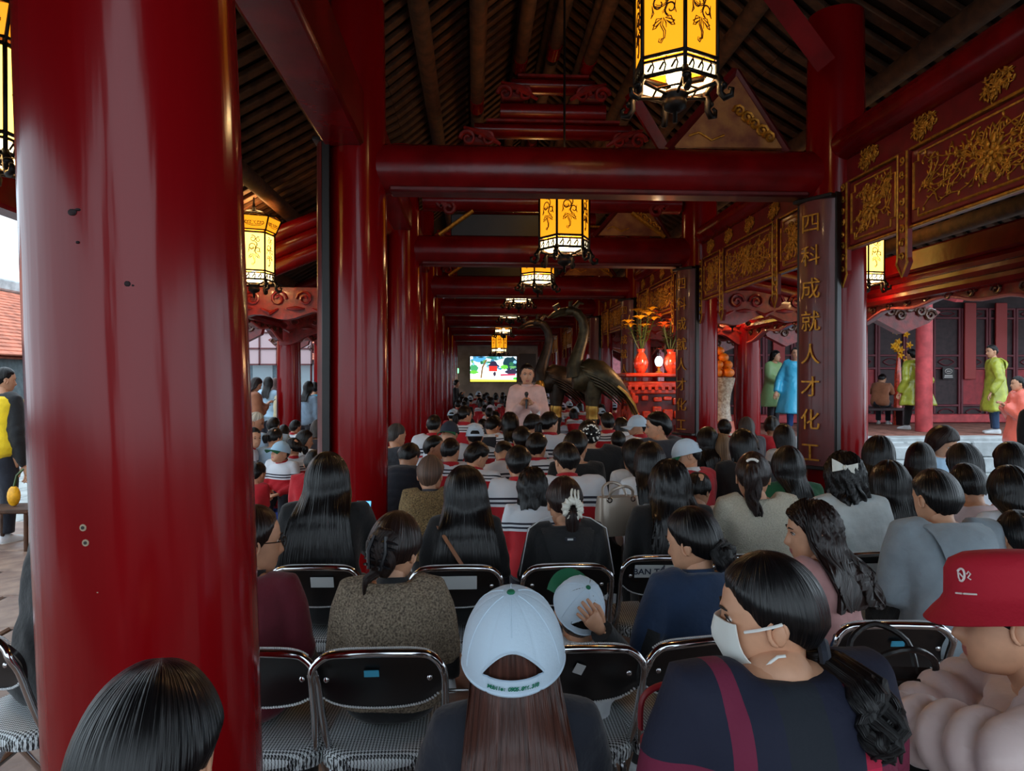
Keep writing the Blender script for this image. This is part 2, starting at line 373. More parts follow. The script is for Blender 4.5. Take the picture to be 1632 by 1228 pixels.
# aisle tie beams and carved arched brackets
def profile_beam(x0, x1, z, y, th=.14, hgt=.34, sag=.2, nose=True):
    """beam with a carved curved underside, from the inner column outwards"""
    n = 24; up = []; lo = []
    for i in range(n + 1):
        t = i / n; x = lerp(x0, x1, t)
        up.append((x, y, z + hgt)); lo.append((x, y, z - sag * (abs(2 * t - 1) ** 2.2) + .05 * math.sin(t * PI * 6)))
    return MB().prism(up + lo[::-1], (0, th, 0))
for i, y in enumerate(BAY[:6]):
    for s_, nm in ((-1, 'left'), (1, 'right')):
        if i == 0: continue
        xa, xb = (XL, -3.3) if s_ < 0 else (XR, 4.85)
        t = thing('aisle_beam', 'carved red beam spanning the %s aisle at the %s column' % (nm, ORD[i]), 'beam', (0, y, 0))
        b = MB()
        for k in range(3): b.tube([(xa, 0, (3.35 if s_ > 0 else 4.05) - .2 * k), (xb, 0, (2.98 if s_ > 0 else 3.05) - .2 * k)], .1, 10)
        b.build('stacked_rails', LACQB, t)
        profile_beam(xa, xb, 2.42, -.07).build('arched_bracket', CARVE, t, sharp=30)
        b = MB()
        for q in range(7):
            tq = .1 + .13 * q; x = lerp(xa, xb, tq)
            b.tube(scroll(x, 2.62, .1, 1.5, s_ if q % 2 else -s_, -.09, 14), .018, 5)
            b.tube([(x, -.08, 2.5), (x + s_ * .1, -.1, 2.44 + .06 * (q % 2)), (x + s_ * .22, -.08, 2.5)], [.01, .03, .01], 5)
        b.build('scroll_relief', CARVE, t)
        # nose of the beam that pokes out past the outer column
        b = MB(); xo = xb + s_ * .2
        pl = [(xo, -.08, 2.75), (xo + s_ * .5, -.08, 2.72), (xo + s_ * .95, -.08, 2.5), (xo + s_ * .8, -.08, 2.36), (xo + s_ * .45, -.08, 2.22), (xo + s_ * .1, -.08, 2.4)]
        b.prism(pl, (0, .16, 0)); b.build('beam_nose', CARVE, t, sharp=30)
        b = MB()
        for q in range(6): b.tube(scroll(xo + s_ * (.15 + .13 * q), 2.56 - .05 * (q % 3), .085, 1.5, s_ if q % 2 else -s_, -.1, 12), .02, 5)
        b.build('nose_carving', mat('dark_gilt_carving', S(88, 52, 34), .35, metal=.2, coat=.4, var=.4, vscale=20), t)
# outer eave beams
for s_, nm in ((-1, 'left'), (1, 'right')):
    xb = -3.3 if s_ < 0 else 4.85
    long_beam('eave_beam', 'long red eave beam above the %s outer columns' % nm, xb, 2.92, RY0, 29, .2, .24, LACQB)
    for i in range(5):       # rails and an arched board between the outer columns
        y0, y1 = (BAY[i] + .2, BAY[i + 1] - .2); t = thing('carved_arch', 'carved arched board and rails under the %s eave beam, %s bay' % (nm, ORD[i]), 'carved board', (xb, 0, 0))
        for k in range(3): MB().tube([(-s_ * .06 * k, y0, 2.76 - .11 * k), (-s_ * .06 * k, y1, 2.76 - .11 * k)], .06, 8).build('rail', LACQB, t)
        n = 26; up, lo = [], []
        for q in range(n + 1):
            u = q / n; y = lerp(y0, y1, u); up.append((-s_ * .1, y, 2.56)); lo.append((-s_ * .1, y, 2.44 - .16 * abs(2 * u - 1) ** 2.5 + .03 * math.sin(u * PI * 6)))
        MB().prism(up + lo[::-1], (s_ * .1, 0, 0)).build('arched_board', CARVE, t, sharp=30)
        MB().tube([(p[0], p[1], p[2]) for p in lo], .018, 6).build('edge_moulding', mat('pale_pink_edge', S(190, 92, 92), .5), t)  # moulding in a paler pink than the board
        b = MB()
        for q in range(9):
            u = (q + .5) / 9; y = lerp(y0, y1, u); sc_ = scroll(0, 0, .07, 1.4, 1 if q % 2 else -1, 0, 12)
            b.tube([(-s_ * .11, y + p[0], 2.49 + p[2] * .8 - .06 * abs(2 * u - 1)) for p in sc_], .014, 5)
        b.build('scroll_relief', mat('dark_gilt_carving', S(88, 52, 34)), t)['kind'] = 'stuff'
# far end wall with the screen
ew = struct(MB().box((XC, 30.1, 2.2), (7.4, .2, 4.6)).build('wall_far', mat('stained_plaster', S(168, 148, 132), .85, var=.25, vscale=2)))
# ---------------------------------------------------------------- lanterns
AMB = mat('amber_lantern_glass', S(252, 158, 26), .4, emit=.5)
AMB2 = mat('bright_lantern_glass', S(255, 205, 92), .4, emit=1.5)
LAMP = mat('lit_bulb', S(255, 236, 190), .4, emit=6)
WHT = mat('lit_frosted_strip', S(255, 232, 180), .4, emit=1.6)
INK = mat('painted_line_ornament', S(84, 40, 6), .6)
def hexp(r, z, a0=0): return [Vector((r * math.cos(a0 + PI / 3 * k), r * math.sin(a0 + PI / 3 * k), z)) for k in range(6)]
R_ = .255; HB = .5                      # body radius (to the corners) and body height; z = 0 at the body's foot
def panel_mesh(r0, r1, z0, z1, name, mt, inset=.012):
    a = hexp(r0, z0); b = hexp(r1, z1)
    p = [a[0], a[1], b[1], b[0]]; c = sum(p, Vector()) / 4; nrm = Vector((math.cos(PI / 6), math.sin(PI / 6), 0)) * .004
    return MB().prism([c + (q - c) * .95 - nrm for q in p], nrm).mesh(name, mt, smooth=False)
def orn_mesh(z0, h, w_, rr, small=False):
    """line scroll painted on one pane"""
    b = MB(); ap = rr * math.cos(PI / 6) + .003
    M = Matrix.Translation(Vector((ap * math.cos(PI / 6), ap * math.sin(PI / 6), z0))) @ Matrix(((-.5, math.cos(PI / 6), 0, 0), (math.cos(PI / 6), .5, 0, 0), (0, 0, 1, 0), (0, 0, 0, 1)))
    t = .0035
    def ln(ps, r=t): b.tube([M @ Vector((x * w_, .002, z * h)) for x, z in ps], [r * .5] + [r] * (len(ps) - 2) + [r * .5], 4)
    if small:
        for s_ in (-1, 1):
            for q in range(3): ln([(s_ * (.1 + .11 * q) + .09 * math.cos(a * .7), .5 + .2 * math.sin(a * .7) * (1 - .25 * q)) for a in range(9)])
        ln([(.42 * math.cos(a * .55), .5 + .33 * math.sin(a * .55)) for a in range(13)])
        return b.mesh('ornament', INK)
    sp = lambda cx, cz, r, tr, d, a0: [(cx + d * r * (1 - .75 * i / 18) * math.cos(a0 + tr * 2 * PI * i / 18), cz + .55 * r * (1 - .75 * i / 18) * math.sin(a0 + tr * 2 * PI * i / 18)) for i in range(19)]
    for (cx, cz, r, tr, d, a0) in ((-.12, .6, .24, 1.3, 1, -1.2), (.18, .52, .18, 1.2, -1, -1.4), (-.08, .82, .18, 1.3, -1, 1), (.2, .8, .14, 1.3, 1, 1), (-.02, .7, .3, .6, 1, -2.4)):
        ln(sp(cx, cz, r, tr, d, a0)); ln(sp(cx, cz, r * .86, tr, d, a0), t * .7)
    for s_ in (-1, 1):       # leaves and tail
        for q in (0, 1): ln([(s_ * .04, .42), (s_ * (.14 + .04 * q), .4 + .03 * q), (s_ * .28, .36 - .05 * q), (s_ * .2, .34 - .02 * q), (s_ * .06, .39)])
        ln([(s_ * .3, .6), (s_ * .28, .52), (s_ * .32, .45), (s_ * .25, .5), (s_ * .3, .6)])
    for d in (0, .05): ln([(-.05 + d, .43), (-.08 + d, .34), (.0 + d, .26), (.0 + d * .6, .18), (-.06 + d * .5, .13 + d), (-.13 + d, .15), (-.11 + d, .19)])
    ln([(.0, .42), (.06, .36), (.07, .3)])
    return b.mesh('ornament', INK)
PW = R_ * .95
lm = dict(pane=panel_mesh(R_, R_, .0, HB, 'pane', AMB), pane2=panel_mesh(R_, R_, 0, HB, 'pane', AMB2),
          hood=panel_mesh(R_ * 1.08, R_ * 1.35, HB + .03, HB + .2, 'hood_pane', AMB), orn=orn_mesh(0, HB, PW, R_), orn2=orn_mesh(HB + .05, .13, PW * 1.2, R_ * 1.22, True),
          strip=panel_mesh(R_ * .97, R_ * .97, -.105, -.035, 'lower_pane', WHT))
b = MB()
for k in range(6):
    u = hexp(R_ + .006, 0)[k]; v = hexp(R_ + .006, 0)[(k + 1) % 6]; z = lambda q: Vector((0, 0, q))
    b.tube([u + z(-.14), u + z(HB + .03)], .013, 5)
    for q, rr in ((0, .013), (-.03, .009), (-.115, .014), (HB, .013)): b.tube([u + z(q), v + z(q)], rr, 5)
    h0, h1 = hexp(R_ * 1.1, HB + .03)[k], hexp(R_ * 1.38, HB + .2)[k]; h2 = hexp(R_ * 1.38, HB + .2)[(k + 1) % 6]; h3 = hexp(R_ * 1.1, HB + .03)[(k + 1) % 6]
    b.tube([u + z(HB), h0, h1], .011, 5); b.tube([h0, h3], .01, 5); b.tube([h1, (h1 + h2) / 2 + z(.035), h2], .011, 5)
    b.tube([h1, Vector((h1.x * .6, h1.y * .6, HB + .27)), z(HB + .33)], .01, 5)
    b.tube([h1, h1 * 1.0 + Vector((h1.x * .12, h1.y * .12, .03))], [.012, .004], 5)
    for q in range(3):        # openwork twigs of the gallery
        p = u.lerp(v, .22 + .28 * q)
        b.tube([p + z(-.03), p + z(-.07) + (v - u) * .05, p + z(-.115)], .006, 4); b.tube([p + z(-.05), p + z(-.09) + (u - v) * .1], .007, 4)
    b.tube([u + z(-.14), u * .22 + z(-.175)], .012, 5)          # spokes to the ball
    b.tube([u * .55 + z(-.155), v * .55 + z(-.155)], .008, 4)
FRAME = b.mesh('frame', IRON)
b = MB(); u = Vector((R_, 0, 0))
b.tube([u + Vector((.0, 0, -.1)), u + Vector((.03, 0, -.16)), u + Vector((.022, 0, -.21)), u + Vector((.05, 0, -.245)), u + Vector((.09, 0, -.235)), u + Vector((.095, 0, -.2)), u + Vector((.072, 0, -.19))], [.02, .026, .02, .022, .018, .014, .01], 7)
b.ell(u + Vector((.045, 0, -.17)), (.022, .03, .022), 0, 8, 6)
FOOT = b.mesh('foot', IRON)
BALL = MB().lathe([(.03, -.13), (.075, -.155), (.085, -.175), (.06, -.19), (.075, -.215), (.07, -.25), (.03, -.275), (.014, -.28), (.014, -.34)], n=14).mesh('finial', IRON)
BULB = MB().ell((0, 0, -.02), (.055, .055, .07)).mesh('bulb', LAMP)
def lantern(loc, label, rod_top, s=1.0, rz=0, bright=False, power=18, group=None):
    t = thing('hanging_lantern', label, 'lantern', loc, rz, group); t.scale = (s, s, s)
    link('frame', FRAME, t); link('finial', BALL, t); link('bulb', BULB, t, (0, 0, -.03))
    for k in range(6):
        p = link('pane', lm['pane2' if bright else 'pane'], t); p.rotation_euler = (0, 0, PI / 3 * k); link('ornament', lm['orn'], p)
        p = link('hood_pane', lm['hood'], t); p.rotation_euler = (0, 0, PI / 3 * k); link('ornament', lm['orn2'], p)
        p = link('lower_pane', lm['strip'], t); p.rotation_euler = (0, 0, PI / 3 * k)
        p = link('foot', FOOT, t); p.rotation_euler = (0, 0, PI / 3 * k)
    MB().tube([(0, 0, HB + .3), (0, 0, (rod_top - loc[2]) / s)], .012, 6).tube([(0, 0, HB + .33), (0, 0, HB + .42)], [.03, .015], 8).build('hanging_rod', IRON, t)
    if power:
        l = bpy.data.lights.new('lantern_light', 'POINT'); l.energy = power; l.color = (1, .62, .26); l.shadow_soft_size = .09
        o = bpy.data.objects.new('lantern_light', l); C.objects.link(o); o.parent = t; o.location = (0, 0, -.12)
        l = bpy.data.lights.new('lantern_glow', 'POINT'); l.energy = power * .25; l.color = (1, .6, .22); l.shadow_soft_size = .1
        o = bpy.data.objects.new('lantern_light', l); C.objects.link(o); o.parent = t; o.location = (0, 0, HB + .38)
zl = 3.28
lantern((1.075, 3.75, 3.29), 'large amber lantern hanging nearest, at the top of the hall', 5.9, .86, rad(27), power=14)
lantern((.93, 7.25, 3.07), 'amber lantern hanging just behind the first tie beam', 5.9, 1.0, rad(6), power=14)
lantern((.95, 10.5, 3.19), 'amber lantern hanging just behind the second tie beam', 5.9, 1.0, rad(14), power=14)
lantern((.89, 14.0, 3.3), 'amber lantern half hidden above the third tie beam', 5.9, 1.0, rad(4))
lantern((.90, 17.6, 3.3), 'amber lantern hanging between the fourth and fifth tie beams', 5.9, 1.0, rad(10), power=0)
lantern((.88, 21.0, 3.15), 'amber lantern hanging between the fifth and sixth tie beams', 5.9, 1.0, rad(17), power=0)
lantern((.9, 25.0, 2.75), 'farthest amber lantern hanging in front of the screen wall', 5.9, 1.05, rad(3), power=12)
lantern((-2.52, 8.3, 2.86), 'bright yellow lantern hanging in the left aisle behind the big column', 4.0, .86, rad(18), True, 16)
lantern((-2.7, 4.1, 2.95), 'lantern half cut off by the left edge of the picture', 4.2, .95, rad(22), True, 16)
lantern((4.42, 7.8, 2.82), 'small bright lantern hanging right of the gold lettered column', 3.9, .78, rad(10), True, 16)
lantern((4.45, 12.0, 2.79), 'bright lantern hanging in the right aisle left of the gold lettered board', 3.9, .95, rad(8), True, 12)
lantern((4.3, 17.4, 2.75), 'tiny bright lantern seen behind the tail of the crane', 3.9, .9, rad(8), True, 8)

# ---------------------------------------------------------------- gilded friezes between the right columns
def floral(w_, h, seed, dens=1.0, lod=1):
    """gilded flower scroll in the plane y = 0, centred"""
    r = random.Random(seed); b = MB(); K = 6 if lod else 5
    def leaf(x, z, a, l, wd): b.ell((x, -.004, z), (l, .008, wd), 0, K, 4, Matrix.Rotation(-a, 3, 'Y'))
    cx, cz = r.uniform(-.05, .05) * w_, r.uniform(-.06, .02) * h; fr = min(w_, h) * .2
    for q in range(9): a = q * 2 * PI / 9; leaf(cx + fr * math.cos(a), cz + fr * math.sin(a), a, fr * .48, fr * .3)
    for q in range(6): a = q * 2 * PI / 6 + .3; leaf(cx + fr * .5 * math.cos(a), cz + fr * .5 * math.sin(a), a, fr * .36, fr * .22)
    b.ell((cx, -.01, cz), (fr * .28, .012, fr * .28), 0, 8, 4)
    n = int((10 + w_ * 14) * dens)
    for q in range(n):
        a = 2 * PI * q / n + r.uniform(-.2, .2); x, z = cx + fr * math.cos(a), cz + fr * math.sin(a); pts = [(x, z)]; tw = r.choice((-1, 1)); st = .03
        for k in range(int(26 if w_ > 1 else 18)):
            a += tw * r.uniform(.0, .42)
            if r.random() < .22: tw = -tw
            x2, z2 = x + st * math.cos(a) * (1.3 if w_ > 1 else 1), z + st * math.sin(a)
            if abs(x2) > w_ * .46: a = PI - a; tw = -tw; continue
            if abs(z2) > h * .44: a = -a; tw = -tw; continue
            x, z = x2, z2; pts.append((x, z))
            if k % 2 == 1: d_ = r.choice((-1, 1)) * r.uniform(.7, 1.2); leaf(x + .016 * math.cos(a + d_), z + .016 * math.sin(a + d_), a + d_, .02, .0065)
        if len(pts) > 2: b.tube([(p[0], -.003, p[1]) for p in pts], [.0055] * (len(pts) - 1) + [.0025], 4)
    return b
def rrect(w_, h, c, n=1):
    p = []
    for sx, sz in ((1, 1), (-1, 1), (-1, -1), (1, -1)):
        q = [(sx * (w_ / 2 - c), sz * h / 2), (sx * (w_ / 2 - c), sz * (h / 2 - c)), (sx * w_ / 2, sz * (h / 2 - c))]
        p += q if sx * sz < 0 else q[::-1]
    return [(x, 0, z) for x, z in p]
FM = {}
def carving(key, w_, h, seed, dens=1, lod=1):
    if key not in FM: FM[key] = floral(w_, h, seed, dens, lod).mesh('gilt_carving', GOLD)
    return FM[key]
def frieze(y0, y1, n, near):
    """hangs under the rounded beam from column y0 to y1, faces the hall; local x runs away from the column y1"""
    t = thing('gilded_frieze', ('red frieze of gilded flower panels nearest the camera at right' if n == 0 else 'red frieze of gilded flower panels in the %s bay behind the gold lettered board' % ORD[n - 1]), 'frieze', (XR - .03, y1, 0), -PI / 2)
    L_ = y1 - y0; sm = .62; st = .13; lod = 1 if near else 0
    MB().box((L_ / 2, .03, 2.98), (L_, .04, .74)).build('back_board', PANEL, t, smooth=False)
    b = MB()
    for z in (3.33, 3.12, 2.615): b.box((L_ / 2, -.004, z), (L_, .03, .018), bev=.004)
    b.build('gilt_moulding', GOLD, t)
    for q in range(5):
        o = link('gilt_carving', carving('strip', .3, .17, 3, .5, lod), t, (L_ * (q + .5) / 5, .006, 3.225))
    xs = [(.1, .1 + sm), (.1 + sm + st, L_ - .1 - sm - st), (L_ - .1 - sm, L_ - .1)]
    for i, (a, c) in enumerate(xs):
        ww = c - a
        f = MB().box((0, 0, 0), (ww, .03, .47), bev=.008).build('flower_panel', PANEL, t, ((a + c) / 2, .0, 2.865))
        e = MB().tube([(x, -.018, z) for x, _, z in rrect(ww - .07, .40, .05)], .0085, 5, loop=True).build('gilt_edge', GOLD, f)
        link('gilt_carving', carving('big' if i == 1 else 'small', ww - .1, .38, 11 + i, (.85 if i == 1 else .9) if near else .8, lod), f, (0, -.015, 0))
    pend = MB()
    for k, x in enumerate((.04, .1 + sm + st / 2, L_ - .1 - sm - st / 2, L_ - .04)):
        zb = 2.3 if k in (1, 2) else 2.33; hw = .05
        o = MB().prism([(x - hw, -.03, 3.12), (x + hw, -.03, 3.12), (x + hw, -.03, zb + .12), (x + hw * 1.2, -.03, zb + .09), (x, -.03, zb), (x - hw * 1.2, -.03, zb + .09), (x - hw, -.03, zb + .12)], (0, .035, 0)).build('pendant_strip', PANEL, t, smooth=False)
        e = MB().tube([(x - hw, -.034, 3.11), (x - hw, -.034, zb + .12), (x - hw * 1.2, -.034, zb + .09), (x, -.034, zb), (x + hw * 1.2, -.034, zb + .09), (x + hw, -.034, zb + .12), (x + hw, -.034, 3.11)], .0075, 5).build('gilt_edge', GOLD, o)
        b = MB()
        for q in range(8): b.tube(scroll(x, zb + .13 + .09 * q, .03, 1.2, 1 if q % 2 else -1, -.036, 8, .6 * q), .007, 4)
        b.build('gilt_carving', GOLD, o)
frieze(2.15, 5.3, 0, True)
for i in range(6): frieze(BAY[i] + .2, BAY[i + 1] - .2, i + 1, i < 2)

# boards of gold characters on the columns
def text_mesh(name, cu, m_, parent):
    tmp = bpy.data.objects.new('tmp', cu); me = bpy.data.meshes.new_from_object(tmp); bpy.data.objects.remove(tmp); me.name = name
    me.materials.clear(); me.materials.append(m_); return link(name, me, parent)
TXT = '四科成就人才化工'
def couplet(x, y, lab, chars, face=-1, ztop=3.02, zbot=.95, rz=0):
    t = thing('lettered_board', lab, 'board', (x, y, 0), rz)
    n = 9; ra = .26; th = .035; out, inn = [], []
    for j in range(n):
        a = lerp(-.75, .75, j / (n - 1)); out.append((face * ra * math.cos(a) - face * ra, ra * math.sin(a) * .9)); inn.append((face * (ra - th) * math.cos(a) - face * ra, (ra - th) * math.sin(a) * .9))
    pl = out + inn[::-1]
    MB().loft([[Vector((p[0], p[1], z)) for p in pl] for z in (zbot, ztop)]).build('curved_board', [mat('couplet_lacquer', S(92, 22, 20), .45, coat=.2, var=.15), BLACKW], t, sharp=30)
    b = MB()
    for j in (0, n - 1): b.box((out[j][0] - face * .005 + (-face * .02), out[j][1], (ztop + zbot) / 2), (.06, .025, ztop - zbot + .06), bev=.005)
    for z in (ztop, zbot): b.box((-face * .04, 0, z), (.09, .33, .03), bev=.005)
    b.build('edge_frame', BLACKW, t)
    if chars:
        step = .252
        for k, ch in enumerate(chars):
            cu = bpy.data.curves.new('gold_character', 'FONT'); cu.body = ch; cu.size = .17; cu.extrude = .004; cu.align_x = 'CENTER'; cu.align_y = 'CENTER'
            o = text_mesh('gold_character', cu, GOLD, t)
            o.location = (face * .012, -.0, ztop - .2 - step * k); o.rotation_euler = (PI / 2, 0, -PI / 2 if face < 0 else PI / 2)
couplet(XR - .27, 5.34, 'brown red board with a column of gold characters on the nearest right column', TXT, rz=rad(30))
couplet(XR - .265, 8.76, 'dark board of gold characters on the column beside the altar', TXT, rz=rad(30))
couplet(XR - .265, 12.16, 'dark board on the right column behind the bronze cranes', TXT, rz=rad(30))
couplet(XR - .265, 15.56, 'dark board on the right column past the cranes', '', rz=rad(30))
couplet(XL - .29, 5.45, 'dark board seen edge on at the left side of the second left column', '', -1, 3.4, .9)
couplet(XL - .29, 8.85, 'dark board at the left side of the third left column', '', -1, 3.4, .9)
# ---------------------------------------------------------------- bronze cranes
BRONZE = mat('aged_bronze', S(72, 64, 44), .42, metal=.55, var=.4, vscale=12, bump=.3, bscale=50)
BRONZD = mat('dark_bronze', S(52, 42, 34), .4, metal=.6, var=.4, vscale=12, bump=.3, bscale=50)
BRASS = mat('rubbed_brass', S(176, 136, 62), .35, metal=.7, var=.3)
def crane(x, y, s, mt, lab):
    """faces -X; measured in metres from the tail axis, z from the floor"""
    t = thing('bronze_crane', lab, 'statue', (x, y, 0)); t.scale = (s, s, s)
    # trunk: breast at left, tail falling to the right
    spec = [(-.34, 1.60, .02, .02), (-.32, 1.62, .10, .13), (-.24, 1.66, .16, .2), (-.1, 1.7, .19, .235), (.06, 1.68, .18, .215), (.2, 1.62, .15, .165), (.33, 1.53, .11, .12), (.43, 1.44, .06, .07), (.5, 1.37, .02, .03)]
    MB().loft([[Vector((x_ + (.25 * math.sin(a) * rz if x_ > 0 else 0), ry * math.cos(a), z + rz * math.sin(a))) for a in [2 * PI * j / 20 for j in range(20)]] for x_, z, ry, rz in spec]).build('trunk', mt, t)
    nk = [(-.27, 0, 1.68), (-.3, 0, 1.82), (-.25, 0, 2.0), (-.19, 0, 2.18), (-.16, 0, 2.34), (-.19, 0, 2.48), (-.26, 0, 2.57), (-.33, 0, 2.6)]
    MB().tube(nk, [.15, .115, .088, .076, .07, .066, .068, .05], 14).build('neck', mt, t)
    h = MB(); h.ell((-.36, 0, 2.6), (.1, .06, .065), 0, 12, 8)
    h.tube([(-.42, 0, 2.61), (-.5, 0, 2.6), (-.6, 0, 2.55), (-.68, 0, 2.5)], [.045, .04, .03, .012], 8); h.tube([(-.42, 0, 2.56), (-.52, 0, 2.54), (-.62, 0, 2.49)], [.03, .025, .01], 8)
    h.tube([(-.3, 0, 2.65), (-.24, 0, 2.72), (-.17, 0, 2.7)], [.04, .035, .012], 8); h.tube([(-.36, 0, 2.66), (-.36, 0, 2.72), (-.32, 0, 2.74)], [.03, .03, .01], 8)
    for sy in (-1, 1): h.ell((-.4, sy * .052, 2.62), (.02, .012, .02), 0, 8, 6)
    h.tube([(-.55, 0, 2.6), (-.58, 0, 2.66), (-.53, 0, 2.69), (-.5, 0, 2.65)], [.025, .03, .025, .012], 8)
    h.build('head', mt, t)
    for sy in (-1, 1):
        for k in range(6):     # wing feathers, one over the other
            z0 = 1.8 - .05 * k; f = []
            for q in range(8):
                u = q / 7; x_ = lerp(-.24 + .03 * k, .5 - .035 * k, u); z = z0 - .14 * u - .3 * u * u * (1 - .1 * k) + .02
                yy = sy * (.10 + .034 * k + .03 * math.sin(u * PI)) * (1.15 - .75 * u); f.append((x_, yy, z))
            MB().tube(f, [.015, .034, .04, .04, .038, .034, .028, .01], 6, flat=.45).build('wing_feather', mt, t)
        lg = MB(); ly = sy * .085
        lg.tube([(-.02, ly, 1.6), (-.04, ly, 1.42), (-.05, ly, 1.25)], [.14, .105, .075], 12); lg.build('thigh', mt, t)
        sh = MB(); sh.tube([(-.05, ly, 1.28), (-.05, ly, .75), (-.05, ly, .42)], [.06, .05, .055], 10); sh.build('shank', mt, t)
        MB().tube([(-.05, ly, 1.27), (-.05, ly, 1.2), (-.05, ly, 1.16), (-.05, ly, 1.08)], [.075, .085, .07, .078], 12).build('knee_ring', BRASS, t)
        ft = MB()
        for a in (-.6, 0, .6): ft.tube([(-.05, ly, .44), (-.05 - .1 * math.cos(a), ly + .1 * math.sin(a), .42), (-.05 - .18 * math.cos(a), ly + .18 * math.sin(a), .37)], [.045, .03, .012], 7)
        ft.build('foot', mt, t)
    for k in range(5):
        yy = (k - 2) * .045
        MB().tube([(.3, yy, 1.54), (.42, yy * 1.3, 1.43), (.52, yy * 1.8, 1.28), (.58, yy * 2, 1.12)], [.05, .05, .045, .012], 6, flat=.5).build('tail_feather', mt if k % 2 else BRASS if mt is BRONZE else mt, t)
    tb = MB(); tb.ell((-.02, 0, .27), (.42, .3, .17), 0, 20, 10); tb.ell((-.5, 0, .28), (.13, .09, .08), 0, 10, 6)
    for sx in (-1, 1):
        for sy in (-1, 1): tb.tube([(sx * .25, sy * .18, .25), (sx * .36, sy * .28, .12), (sx * .38, sy * .3, .02)], [.08, .07, .06], 8)
    tb.build('tortoise', mt, t)
    return t
crane(1.72, 9.95, 1.0, BRONZE, 'nearer bronze crane with ribbed wings standing on its tortoise')
c2 = crane(1.34, 11.1, .97, BRONZD, 'darker bronze crane standing behind the nearer crane')
c2.rotation_euler = (0, 0, .1)
b = MB().ell((-.33, -.08, 1.58), (.085, .1, .11), 0, 12, 8); b.build('breast_plate', BRASS, c2)

# ---------------------------------------------------------------- altar with vases and flowers, beside the right columns
ORL = mat('orange_red_lacquer', S(190, 52, 22), .42, coat=.3, var=.3, vscale=10, bump=.3, bscale=40)
al = thing('altar', 'tall carved orange red altar between the right columns', 'altar', (2.78, 10.7, 0))
MB().box((0, 0, 1.7), (1.15, .95, .06), bev=.015).build('altar_top', ORL, al)
b = MB(); b.box((0, 0, 1.56), (1.05, .85, .1), bev=.02); b.box((0, 0, 1.46), (.98, .8, .08), bev=.015); b.build('cornice', ORL, al)
for sx in (-1, 1):
    for sy in (-1, 1): MB().tube([(sx * .46, sy * .36, 1.42), (sx * .48, sy * .38, .9), (sx * .46, sy * .36, .3), (sx * .52, sy * .42, .05)], [.05, .06, .05, .06], 8).build('leg', ORL, al)
MB().box((0, 0, .85), (.86, .68, 1.2)).build('body_board', DRED, al)
rnd = random.Random(3)
for k in range(26):       # raised fretwork blocks of the front
    x = -.4 + .16 * (k % 6) + rnd.uniform(-.02, .02); z = 1.34 - .21 * (k // 6) + rnd.uniform(-.03, .03)
    MB().box((x, -.36, z), (rnd.uniform(.08, .15), .05, rnd.uniform(.05, .17)), bev=.012).build('fret_block', ORL, al)
    MB().box((-.45, .4 - .82 * ((k % 6) / 5), z), (.05, rnd.uniform(.07, .12), rnd.uniform(.05, .15)), bev=.012).build('fret_block', ORL, al)
for k in range(11):
    MB().box((-.5 + .1 * k, -.42, 1.51), (.055, .02, .07), bev=.006).build('cornice_bead', ORL, al)
PORC = mat('red_gold_porcelain', S(205, 70, 48), .2, coat=.6, var=.4, vscale=18)
LEAF = mat('lily_leaf', S(58, 78, 30), .5, var=.4); YEL = mat('yellow_lily', S(245, 170, 25), .45, var=.25, vscale=20); ORF = mat('orange_lily', S(238, 100, 30), .45, var=.25, vscale=20)
def bouquet(x, y, z, mt, lab, seed):
    r = random.Random(seed); t = thing('flower_vase', lab, 'vase', (x, y, z))
    MB().lathe([(.05, 0), (.06, .01), (.1, .08), (.115, .16), (.08, .26), (.045, .31), (.065, .36)], n=18).build('vase', PORC, t)
    for k in range(12):
        a = r.uniform(0, 2 * PI); q = r.uniform(.05, .24); top = Vector((q * math.cos(a), q * math.sin(a), r.uniform(.68, .95)))
        s_ = MB().tube([(0, 0, .3), top * .5 + Vector((0, 0, .12)), top], .006, 5)
        for j in range(6):
            u = .35 + .09 * j; p = Vector((0, 0, .3)).lerp(top, u); da = r.uniform(0, 6.3); d_ = Vector((math.cos(da), math.sin(da), .3)) * .1
            s_.tube([p, p + d_ * .5, p + d_], [.004, .016, .002], 4, flat=.3)
        s_.build('stem', LEAF, t)
        fl_ = MB()
        for j in range(6):
            a2 = j * PI / 3; d_ = Vector((math.cos(a2), math.sin(a2), .35)) * .1
            fl_.tube([top, top + d_ * .5 + Vector((0, 0, .03)), top + d_ + Vector((0, 0, .0))], [.01, .026, .004], 5, flat=.35)
        if k % 3 == 0: fl_.tube([top, top + Vector((.02, 0, .12))], [.012, .006], 5)
        fl_.build('lily', mt, t)
bouquet(2.5, 10.5, 1.73, YEL, 'vase of yellow lilies on the altar', 1)
bouquet(2.98, 10.62, 1.73, ORF, 'vase of orange lilies on the altar, partly behind the board', 2)
jr = MB().lathe([(.07, 0), (.1, .06), (.12, .15), (.09, .24), (.06, .28), (.075, .31)], n=18).build('incense_jar', PORC, None, (2.93, 10.34, 1.73)); tag(jr, 'small red jar on the front of the altar', 'jar')
ol = thing('added_altar_lamp', 'small added lamp with a pale glowing globe among the altar vases', 'lamp', (2.72, 10.3, 1.73))  # lamp added to light the dark altar; globe stands in for something reflective
MB().lathe([(.05, 0), (.055, .015), (.02, .03), (.02, .07), (.05, .1)], n=14).build('lamp_foot', BRASS, ol)
MB().ell((0, 0, .17), (.06, .06, .08)).build('lit_globe', mat('lit_pale_globe', S(200, 240, 245), .3, emit=2.0), ol)
l = bpy.data.lights.new('altar_fill_light', 'POINT'); l.energy = 9; l.color = (1, .55, .25); l.shadow_soft_size = .06  # warm fill for the altar, set in front of the globe
